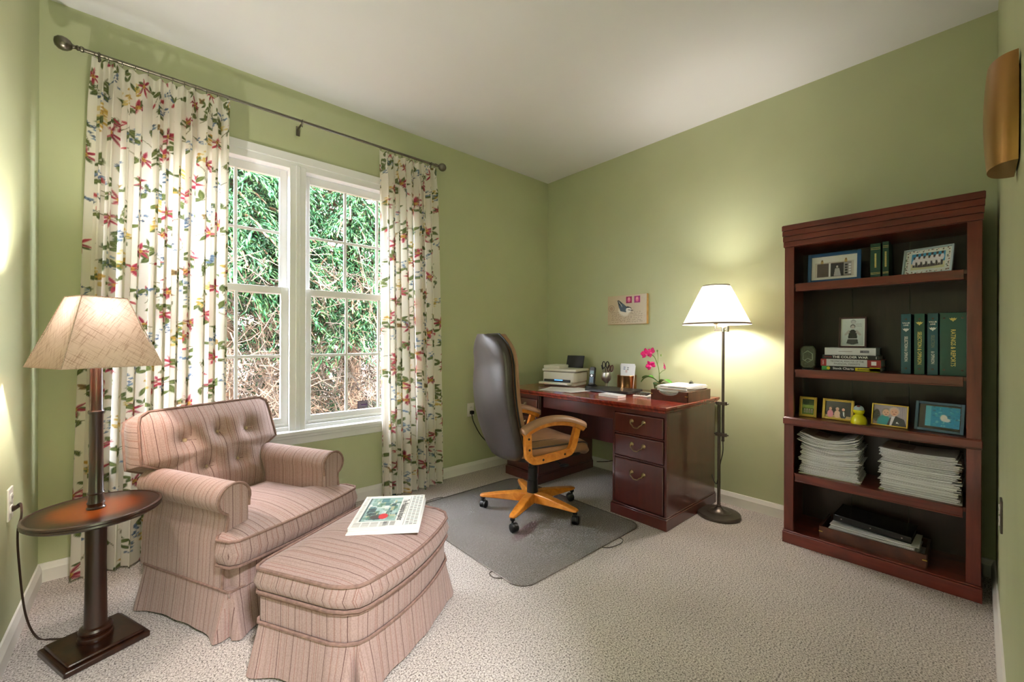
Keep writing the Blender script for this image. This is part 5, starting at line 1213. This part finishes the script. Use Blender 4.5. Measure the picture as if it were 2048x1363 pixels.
def p_group(c):
    w_, h_ = c.w, c.h
    for k in range(9):
        for (x, y) in ((0.08+0.105*k, 0.05), (0.08+0.105*k, 0.95), (0.05, 0.08+0.1*k), (0.95, 0.08+0.1*k)): c.leaf(w_*x-0.003, h_*y, 0.008, 0.003, k*1.7, (58, 84, 64)); c.ell(w_*x, h_*y+0.002, 0.002, 0.002, (176, 70, 60))
    c.rect(w_*0.13, w_*0.87, h_*0.17, h_*0.85, (214, 214, 176)); c.rect(w_*0.13, w_*0.87, h_*0.45, h_*0.85, (54, 150, 196)); c.rect(w_*0.13, w_*0.87, h_*0.17, h_*0.28, (206, 208, 160))
    for k in range(12):
        x = w_*(0.2+0.055*k); y = h_*(0.5+0.12*(k % 2)); c.rect(x-0.004, x+0.004, h_*0.28, y-0.008, (46, 42, 44)); c.ell(x, y, 0.008, 0.018, (232, 232, 236)); c.ell(x, y+0.020, 0.005, 0.006, (84, 60, 50)); c.ell(x, y+0.025, 0.005, 0.004, (36, 32, 36))
    c.ell(w_*0.5, h_*0.3, w_*0.34, h_*0.05, (70, 56, 50), 0.8)
mPaleFrame = mat('pale_blue_frame', rgb(186, 208, 216), 0.4)
frame('pale frame with flowery border and a beach team photo, top shelf', -2.752, SH[4], 0.182, 0.135, 0.008, mPaleFrame, p_group, yaw=-0.28, lean=0.22, mat_col=(226, 234, 226))
def p_boy(c):
    w_, h_ = c.w, c.h; c.grad((176, 190, 186), (214, 224, 220)); c.rect(0, w_, 0, 0.006, (226, 232, 228)); c.rect(0, w_, h_-0.006, h_, (226, 232, 228)); c.rect(0, 0.005, 0, h_, (226, 232, 228)); c.rect(w_-0.005, w_, 0, h_, (226, 232, 228))
    c.poly([(w_*0.30, h_*0.22), (w_*0.34, h_*0.52), (w_*0.44, h_*0.60), (w_*0.56, h_*0.60), (w_*0.66, h_*0.52), (w_*0.70, h_*0.22)], (52, 54, 56)); c.poly([(w_*0.24, h_*0.10), (w_*0.30, h_*0.26), (w_*0.70, h_*0.26), (w_*0.74, h_*0.10), (w_*0.54, h_*0.06), (w_*0.46, h_*0.06)], (70, 72, 74)); c.rect(w_*0.3, w_*0.7, h_*0.255, h_*0.275, (226, 228, 228))
    for s in (-1, 1): c.stem([(w_*(0.5+s*0.16), h_*0.56), (w_*(0.5+s*0.30), h_*0.42), (w_*(0.5+s*0.16), h_*0.50)], 0.006, (176, 172, 168), 1)
    head(c, w_*0.5, h_*0.70, 0.011, (66, 66, 66), (196, 194, 190)); c.ell(w_*0.52, h_*0.89, 0.012, 0.013, (150, 154, 154), 0.8); c.ell(w_*0.52, h_*0.875, 0.009, 0.009, (196, 200, 198), 0.9)
    for q in range(2): c.stem([(w_*0.6+k*0.003, h_*(0.80-0.07*q)+0.0015*math.sin(k*2.1)) for k in range(10)], 0.0008, (70, 74, 78), 0.9)
mDarkFrame = mat('dark_cherry_frame', rgb(66, 34, 34), 0.4)
# books lying on the third shelf
def book(label, y0, y1, z0, z1, x0, x1, material, spine=None, pages=mPaper):
    o = thing('book', label, 'book', ((x0+x1)/2, (y0+y1)/2, z0), 0, 'books stacked on the bookcase'); hx, hy, h_ = (x1-x0)/2, (y1-y0)/2, z1-z0; t = 0.0018
    obj('cover', MB().box(-hx, hx, -hy, hy, 0, t).box(-hx, hx, -hy, hy, h_-t, h_).box(-hx, -hx+t, -hy, hy, 0, h_), material, o, bevel=0.0006)
    obj('pages', MB().box(-hx+t, hx-0.004, -hy+0.004, hy-0.004, t, h_-t), pages, o); return o
z3 = SH[3]+0.0005; hs4 = [0.024, 0.0385, 0.022, 0.040]; zz = [z3]
for q in hs4: zz.append(zz[-1]+q)
mCharts = mat('black_book_cover', rgb(30, 32, 36), 0.35); mRed = mat('red_book_cover', rgb(150, 34, 34), 0.4); mGreyBk = mat('pale_grey_cover', rgb(206, 210, 208), 0.45); mLime = mat('yellow_cover', rgb(226, 214, 30), 0.4); mGrn = mat('green_cover', rgb(70, 160, 76), 0.4)
SPX = -0.265
def spine_M(hx, yoff, z): return T(-hx-0.0006, yoff, z, rz=A90) @ T(rx=PI/2)
def patch(parent, name, hx, ya, yb, za, zb, m_): return obj(name, MB().box(-hx-0.0004, -hx+0.0001, min(ya, yb), max(ya, yb), za, zb), m_, parent)
B1 = book('black paperback with yellow and green ends, lowest of the lying stack', -2.588, -2.342, zz[0], zz[1], SPX, -0.075, mCharts); hx = (-0.075-SPX)/2
patch(B1, 'yellow_band', hx, -0.122, -0.022, 0.002, 0.019, mLime); patch(B1, 'green_band', hx, 0.088, 0.122, 0.001, 0.023, mGrn); patch(B1, 'yellow_edge', hx, -0.122, -0.08, 0.001, 0.023, mLime)
text('title', 'Stock Charts', 0.017, mWhiteInk, B1, spine_M(hx, 0.028, 0.012), bold=0.0003); text('series_name', 'dummies', 0.013, mBlackInk, B1, spine_M(hx+0.0003, -0.055, 0.011), bold=0.0002)
obj('badge', MB().lathe([(0.008, 0), (0.008, 0.0004)], 16, M=spine_M(hx, 0.092, 0.012)), mLime, B1)
B2 = book('thick grey hardback with red ends about financial markets, second lowest', -2.590, -2.338, zz[1], zz[2], SPX, -0.08, mRed); hx = (-0.08-SPX)/2
patch(B2, 'grey_panel', hx, -0.072, 0.100, 0.0006, 0.0378, mGreyBk)
text('title', 'TECHNICAL ANALYSIS OF THE', 0.0125, mBlackInk, B2, spine_M(hx+0.0003, 0.012, 0.0265), sx=0.82); text('title', 'FINANCIAL MARKETS', 0.0125, mBlackInk, B2, spine_M(hx+0.0003, 0.012, 0.0125), sx=0.92)
patch(B2, 'emblem', hx, -0.108, -0.088, 0.010, 0.030, mWhiteInk); text('author', 'MURPHY', 0.009, mWhiteInk, B2, spine_M(hx+0.0003, 0.114, 0.0192) @ T(rz=PI/2), sx=0.7)
B3 = book('black hardback with white title, third in the lying stack', -2.580, -2.346, zz[2], zz[3], SPX, -0.085, mCharts); hx = (-0.085-SPX)/2
text('title', 'THE COLDER WAR', 0.0165, mWhiteInk, B3, spine_M(hx, -0.002, 0.0110), bold=0.0004, sx=1.05); text('author', 'KATUSA', 0.009, mRed, B3, spine_M(hx, 0.092, 0.0110), bold=0.0003)
patch(B3, 'publisher_mark', hx, -0.1095, -0.1075, 0.005, 0.017, mWhiteInk)
B4 = book('thick pale grey book under the swimsuit photo, top of the lying stack', -2.570, -2.356, zz[3], zz[4], SPX, -0.09, mGreyBk); hx = (-0.09-SPX)/2
cv = Cv(0.036, 0.012, 36, 14, (60, 62, 70)); [cv.rect(0.002+k*0.0042, 0.004+k*0.0042, 0.003, 0.009, (180, 186, 190)) for k in range(8)]
me = sheet(cv, mPrint, 'barcode'); obj('barcode', me, None, B4, loc=(-hx-0.0006, -0.062, 0.0195), rot=(0, 0, A90))
obj('title_line', MB().box(-hx-0.0004, -hx, -0.012, 0.046, 0.0185, 0.0205), mGunmetal, B4)
frame('dark cherry frame with a monochrome child in swimwear, standing on books', -2.468, zz[4], 0.118, 0.165, 0.008, mDarkFrame, p_boy, x=-0.215, lean=0.10, mat_col=(200, 208, 204))
# crystal award
AW = thing('crystal_award', 'cut crystal award with engraved hexagon standing at the left of the middle shelf', 'award', (-0.25, -2.276, SH[3]), A90+0.1)
mCry = mat('smoky_crystal', rgb(120, 132, 108), 0.12, var=0.3, scale=60); mCry.node_tree.nodes['Principled BSDF'].inputs['Transmission Weight'].default_value = 0.55
oc = [(-0.022, 0.004), (0.022, 0.004), (0.037, 0.022), (0.037, 0.115), (0.022, 0.136), (-0.022, 0.136), (-0.037, 0.115), (-0.037, 0.022)]
obj('block', MB().prism(oc, -0.014, 0.014, axis='y'), mCry, AW, bevel=0.006, seg=1); obj('base', MB().box(-0.026, 0.026, -0.016, 0.016, 0, 0.005), mDarkPlastic, AW)
obj('engraved_hexagon', MB().tube([(0.025*math.cos(a), -0.0145, 0.072+0.033*math.sin(a)) for a in [PI/6+k*PI/3 for k in range(6)]], 0.0014, 5, closed=True).tube([(-0.014, -0.0145, 0.05), (0.0, -0.0145, 0.062), (0.02, -0.0145, 0.052)], 0.002, 5), mat('frosted_engraving', rgb(190, 200, 180), 0.7), AW)
# upright books, top shelf
for y, wd, ht, lab, dots in ((-2.568, 0.040, 0.178, 'thicker dark green cloth book with gold bands, top shelf', 'INVESTMENT'), (-2.607, 0.024, 0.182, 'slim dark green cloth book beside the thicker one, top shelf', 'STOCK')):
    o = thing('book', lab, 'book', (-0.20, y, SH[4]), 0, 'green books on the top shelf'); hx, hy, t = 0.075, wd/2, 0.002
    obj('cover', MB().box(-hx, hx, -hy, -hy+t, 0, ht).box(-hx, hx, hy-t, hy, 0, ht).box(-hx, -hx+t, -hy, hy, 0, ht), mGreenBook, o, bevel=0.0008); obj('pages', MB().box(-hx+t, hx-0.004, -hy+t, hy-t, 0.003, ht-0.004), mPaper, o)
    for z in (0.022, 0.028, ht-0.030, ht-0.022): obj('gold_band', MB().box(-hx-0.0004, -hx+0.0001, -hy+0.001, hy-0.001, z, z+0.0016), mGoldInk, o)
    b = MB(); z = 0.055
    while z < ht-0.05: b.box(-hx-0.0005, -hx, -0.0035, 0.0035, z, z+0.0028); z += 0.0046
    obj('spine_lettering', b, mGoldInk, o)
# ring binders
def binder(label, y, wd, m_, lines, crest_z, ink):
    o = thing('ring_binder', label, 'binder', (-0.140, y, SH[3]), 0, 'ring binders on the bookcase'); hx, hy, ht, t = 0.115, wd/2, 0.295, 0.003
    obj('cover', MB().box(-hx, hx, -hy, -hy+t, 0, ht).box(-hx, hx, hy-t, hy, 0, ht).box(-hx, -hx+t, -hy, hy, 0, ht), m_, o, bevel=0.002)
    obj('pages', MB().box(-hx+0.02, hx-0.01, -hy+t+0.002, hy-t-0.002, 0.006, 0.285), mPaper, o)
    for z in (0.026, ht-0.026):
        for yy in ((0,) if wd < 0.05 else (-hy+0.014, hy-0.014)): obj('rivet', MB().lathe([(0.0045, 0), (0.004, 0.0015), (0.001, 0.002)], 12, M=T(-hx, yy, z, ry=-PI/2)), mGunmetal, o)
    Ms = lambda z: T(-hx-0.0006, 0, z, rz=A90) @ T(rx=PI/2)
    cr = [(-0.013, 0.008), (-0.008, 0.0045), (-0.0045, 0.009), (0, 0.006), (0.0045, 0.009), (0.008, 0.0045), (0.013, 0.008), (0.008, -0.002), (0.004, -0.004), (0, -0.010), (-0.004, -0.004), (-0.008, -0.002)]
    obj('crest', MB().prism(cr, -0.0002, 0.0002, M=Ms(crest_z)), ink, o)
    for body, z, sz, rot, sx, ik in lines: text('lettering', body, sz, ik, o, Ms(z) @ T(rz=rot), sx=sx, bold=0.0003)
    return o
mDimInk = mat('worn_gold_ink', rgb(120, 130, 110), 0.5)
binder('slim blue-green binder reading SELECTION & OPINION, first of the row', -2.681, 0.037, mBlueBinder, [('VALUE', 0.250, 0.0095, 0, 0.95, mWhiteInk), ('LINE', 0.239, 0.0095, 0, 0.95, mWhiteInk), ('SELECTION & OPINION', 0.122, 0.0165, A90, 0.72, mWhiteInk)], 0.216, mWhiteInk)
binder('slim green binder with gold crest and lettering, second of the row', -2.7285, 0.037, mGreenBinder, [('SELECTION & OPINION', 0.127, 0.020, A90, 0.76, mGoldInk)], 0.247, mGoldInk)
binder('slim blue-green binder with worn lettering, third of the row', -2.774, 0.037, mBlueBinder, [('VALUE', 0.253, 0.0095, 0, 0.95, mWhiteInk), ('LINE', 0.242, 0.0095, 0, 0.95, mWhiteInk), ('SELECTION', 0.160, 0.0165, A90, 0.72, mDimInk), ('& OPINION', 0.082, 0.0165, A90, 0.72, mWhiteInk)], 0.219, mWhiteInk)
binder('wide green binder reading RATINGS & REPORTS, last of the row', -2.8405, 0.087, mGreenBinder, [('RATINGS & REPORTS', 0.130, 0.0215, A90, 0.86, mGoldInk)], 0.262, mGoldInk)
# fixed shelf: four frames and a yellow figure
def p_garden(c):
    w_, h_ = c.w, c.h; c.grad((120, 150, 70), (40, 66, 34)); c.rect(0, w_, h_*0.42, h_*0.62, (150, 180, 90)); c.ell(w_*0.3, h_*0.8, w_*0.3, h_*0.2, (36, 60, 30))
    for k in range(4): c.rect(w_*(0.15+0.2*k), w_*(0.27+0.2*k), h_*0.1, h_*0.38, (196, 190, 176), 0.9); c.rect(w_*(0.18+0.2*k), w_*(0.24+0.2*k), h_*0.12, h_*0.3, (70, 86, 50), 0.8)
def p_three(c):
    w_, h_ = c.w, c.h; c.c[:] = (30, 30, 32); c.rect(0, w_, 0, h_*0.14, (190, 160, 110))
    for x, col, hr in ((0.20, (226, 146, 156), (90, 58, 44)), (0.47, (228, 190, 160), (190, 170, 140)), (0.70, (34, 36, 44), (50, 40, 36))): c.ell(w_*x, h_*0.22, w_*0.14, h_*0.28, col); head(c, w_*x, h_*0.53, h_*0.105, hr)
    c.poly([(w_*0.68, h_*0.40), (w_*0.74, h_*0.40), (w_*0.75, h_*0.08), (w_*0.70, h_*0.2)], (230, 230, 232))
def p_couple(c):
    w_, h_ = c.w, c.h; c.grad((150, 140, 150), (190, 178, 184), False)
    for k in range(9): c.rect(w_*(0.55+0.05*k), w_*(0.57+0.05*k), 0, h_, (126, 118, 132), 0.5)
    c.ell(w_*0.1, h_*0.45, w_*0.12, h_*0.35, (40, 36, 38)); c.ell(w_*0.33, h_*0.12, w_*0.24, h_*0.42, (26, 150, 156)); c.poly([(w_*0.42, 0), (w_*0.5, h_*0.38), (w_*0.68, h_*0.5), (w_*0.92, h_*0.36), (w_, 0)], (44, 46, 54))
    c.poly([(w_*0.55, h_*0.46), (w_*0.66, h_*0.5), (w_*0.56, 0), (w_*0.50, 0)], (222, 220, 226)); c.poly([(w_*0.68, h_*0.14), (w_*0.72, h_*0.22), (w_*0.78, h_*0.12)], (240, 240, 244))
    head(c, w_*0.38, h_*0.62, h_*0.20, (150, 140, 132)); head(c, w_*0.62, h_*0.68, h_*0.22, (214, 190, 176))
def p_pool(c):
    w_, h_ = c.w, c.h; c.c[:] = (40, 30, 28); x0, x1, y0, y1 = w_*0.16, w_*0.97, h_*0.10, h_*0.93; c.rect(x0, x1, y0, y1, (30, 150, 190)); c.rect(x0, x0+0.02, y0, y1, (90, 190, 210), 0.8)
    for k in range(60): c.ell(x0+(x1-x0)*(0.25+0.75*random.random()), y0+(y1-y0)*random.random(), 0.006*random.random()+0.002, 0.003, random.choice([(120, 220, 220), (16, 120, 170), (60, 180, 190), (20, 90, 110)]), 0.6)
    c.ell(x0+0.064, y0+0.045, 0.014, 0.018, (236, 244, 236)); c.ell(x0+0.074, y0+0.036, 0.014, 0.010, (226, 238, 232))
mGoldDark = mat('gold_groove', rgb(96, 74, 30), 0.5)
z2 = SH[2]
frame('small upright gold frame with a garden photo, leftmost of its shelf', -2.277, z2, 0.082, 0.112, 0.013, mGold, p_garden, x=-0.25, yaw=0.02, prof2=mGoldDark, res=0.0012)
frame('gold frame with a photo of three people at a table', -2.412, z2, 0.140, 0.112, 0.012, mGold, p_three, x=-0.25, yaw=-0.12, prof2=mGoldDark, res=0.0012)
frame('thin gold frame with a photo of an older couple', -2.622, z2, 0.142, 0.110, 0.006, mGold, p_couple, x=-0.262, yaw=-0.16, lean=0.2, res=0.0012)
mSlate = mat('slate_blue_frame', rgb(70, 104, 122), 0.4)
frame('slate blue frame with a bright turquoise water photo', -2.795, z2, 0.168, 0.140, 0.012, mSlate, p_pool, x=-0.262, yaw=-0.20, lean=0.2)
YF = thing('yellow_figure', 'small round yellow plastic figure with a pale blue globe top', 'figurine', (-0.285, -2.506, z2))
obj('body', MB().lathe([(0.0, 0), (0.033, 0), (0.034, 0.01), (0.033, 0.022), (0.028, 0.036), (0.018, 0.045), (0.016, 0.049), (0.021, 0.054), (0.024, 0.066), (0.0235, 0.072), (0, 0.072)], 28), mYellow, YF)
obj('globe', MB().sphere((0, 0, 0.075), 0.0215, 0.0215, 0.021, 18, 12), mat('pale_blue_globe', rgb(188, 206, 220), 0.4, var=0.15, scale=300), YF)
obj('eye', MB().sphere((-0.010, 0.0, 0.0915), 0.008, 0.008, 0.005, 10, 8), mat('dark_red_dot', rgb(110, 30, 36), 0.4), YF)
# paper stacks on the fourth shelf
z1s = SH[1]
S1 = thing('paper_stack', 'tall ragged stack of white papers, left half of its shelf', 'papers', (-0.175, -2.375, z1s), A90+0.03, 'paper stacks in the bookcase'); paper_pile(S1, 0.128, 0.11, 0.001, 0.205, 62, 5, 0.007, 0.03)
S2 = thing('paper_stack', 'tall ragged stack of white papers with printed top sheet, right half of its shelf', 'papers', (-0.175, -2.728, z1s), A90-0.02, 'paper stacks in the bookcase'); paper_pile(S2, 0.138, 0.11, 0.001, 0.205, 62, 6, 0.006, 0.006)
for S, wx, zt, cu in ((S1, 0.122, 0.207, 0.03), (S2, 0.130, 0.2065, 0.006)):
    cv = Cv(2*wx, 0.21, 120, 90, (206, 200, 188))
    for k in range(16): cv.rect(0.012, 2*wx-0.012-0.05*random.random(), 0.012+k*0.012, 0.016+k*0.012, (150, 140, 130), 0.7)
    cv.rect(0.05, 0.11, 0.05, 0.17, (120, 100, 92), 0.6)
    me = sheet(cv, mPrint, 'top_sheet', 'xy')
    for v in me.vertices: v.co.z += cu*(v.co.x/wx)**2
    obj('top_sheet', me, None, S, loc=(0, 0, zt))
mGreenPaper = mat('pale_green_folder', rgb(196, 206, 170), 0.6)
for S, wx in ((S1, 0.135), (S2, 0.142)): obj('folder', MB().box(-wx, wx, -0.114, 0.108, 0.0002, 0.003), mGreenPaper, S)
# lowest shelf: tray with papers and a black clip folder
LB = letter_tray('letter_tray', 'long walnut letter tray on the lowest shelf of the bookcase', (-0.185, -2.552, SH[0]), A90, 0.205, 0.118, 0.062, False)
P2 = thing('paper_stack', 'loose pile of white and blue papers in the lowest shelf tray', 'papers', (-0.185, -2.56, SH[0]+0.007), A90-0.03); paper_pile(P2, 0.17, 0.10, 0, 0.072, 22, 14, 0.008, 0.004)
FB = thing('report_folder', 'glossy black report folder with metal rivets on top of tray papers', 'folder', (-0.180, -2.555, SH[0]+0.094), A90-0.05); FB.rotation_euler = (0.06, 0.05, A90-0.05)
obj('cover', MB().box(-0.155, 0.155, -0.09, 0.095, 0.0, 0.003).box(-0.155, 0.155, -0.088, 0.095, 0.030, 0.034).box(-0.155, -0.150, -0.09, 0.095, 0, 0.034), mat('glossy_black_vinyl', rgb(20, 22, 24), 0.18), FB, bevel=0.002)
obj('spine', MB().prism([(-0.155, 0.002), (0.155, 0.002), (0.15, 0.032), (-0.15, 0.032)], -0.088, -0.080, axis='y'), MATS['glossy_black_vinyl'], FB, bevel=0.002)
for x in (-0.12, 0.0, 0.12): obj('rivet', MB().lathe([(0.004, 0), (0.003, 0.002)], 10, M=T(x, -0.088, 0.018, rx=PI/2)), mNickel, FB)
obj('pages', MB().box(-0.148, 0.148, -0.078, 0.09, 0.004, 0.029), mPaper, FB)

# ================================================================== WALL SCONCE
WS = thing('wall_sconce', 'bowed bronze metal wall sconce high on the right wall', 'sconce', (-1.545, -L, 1.670))
nz, na = 22, 26; Vo = []
for lay in (0, 1):
    for j in range(nz+1):
        v = -1+2*j/nz
        for i in range(na+1):
            a = PI*i/na; hw_ = 0.090*(1-0.16*v*v)-0.003*lay; pr_ = 0.052*(1-0.12*v*v)-0.003*lay
            Vo.append((hw_*math.cos(a), 0.003+pr_*max(0.0, math.sin(a))**0.8, 0.123*v))
q = na+1; m = q*(nz+1); Fc = []
for j in range(nz):
    for i in range(na): Fc.append((j*q+i, j*q+i+1, (j+1)*q+i+1, (j+1)*q+i)); Fc.append((m+j*q+i, m+(j+1)*q+i, m+(j+1)*q+i+1, m+j*q+i+1))
for i in range(na): Fc.append((i, m+i, m+i+1, i+1)); o_ = nz*q; Fc.append((o_+i, o_+i+1, m+o_+i+1, m+o_+i))
for j in range(nz): Fc.append((j*q, (j+1)*q, m+(j+1)*q, m+j*q)); o_ = na; Fc.append((j*q+o_, m+j*q+o_, m+(j+1)*q+o_, (j+1)*q+o_))
Fc.append(tuple(m+i for i in range(na+1))); Fc.append(tuple(m+nz*q+i for i in range(na, -1, -1)))
obj('shield', MB().add(Vo, Fc), mSconce, WS, ang=50)
obj('back_plate', MB().prism(rrect(-0.06, 0.06, -0.10, 0.10, 0.015, 4), 0.0, 0.006, axis='y'), mBlack, WS)
obj('lamp_socket', MB().cyl((0, 0.03, -0.06), (0, 0.03, 0.0), 0.013, n=12).cyl((0, 0.004, -0.05), (0, 0.03, -0.05), 0.006, n=8), mBrass, WS)

# ================================================================== FILL LIGHT added in the unseen hall behind the doorway
HL = thing('hall_fill_fixture', 'frosted dome fill light added in the unseen hall behind the doorway', 'ceiling light', (-2.95, -3.85, H))
obj('dome', MB().lathe([(0.19, -0.02), (0.185, -0.05), (0.15, -0.085), (0.08, -0.105), (0.002, -0.11)], 32), emis('lit_frosted_glass', (1, 0.93, 0.82, 1), 2.0), HL)
obj('rim', MB().lathe([(0.20, 0.0), (0.205, -0.012), (0.195, -0.024), (0.0, -0.024)], 32), mNickel, HL)
l = bpy.data.lights.new('hall_fill_light', 'AREA'); l.shape = 'DISK'; l.size = 0.4; l.energy = HALL_FILL_POWER; l.color = (1.0, 0.955, 0.99)  # added disk light, brightens the room through the doorway
o = bpy.data.objects.new('hall_fill_light', l); COL.objects.link(o); o.parent = HL; o.location = (0, 0, -0.13)
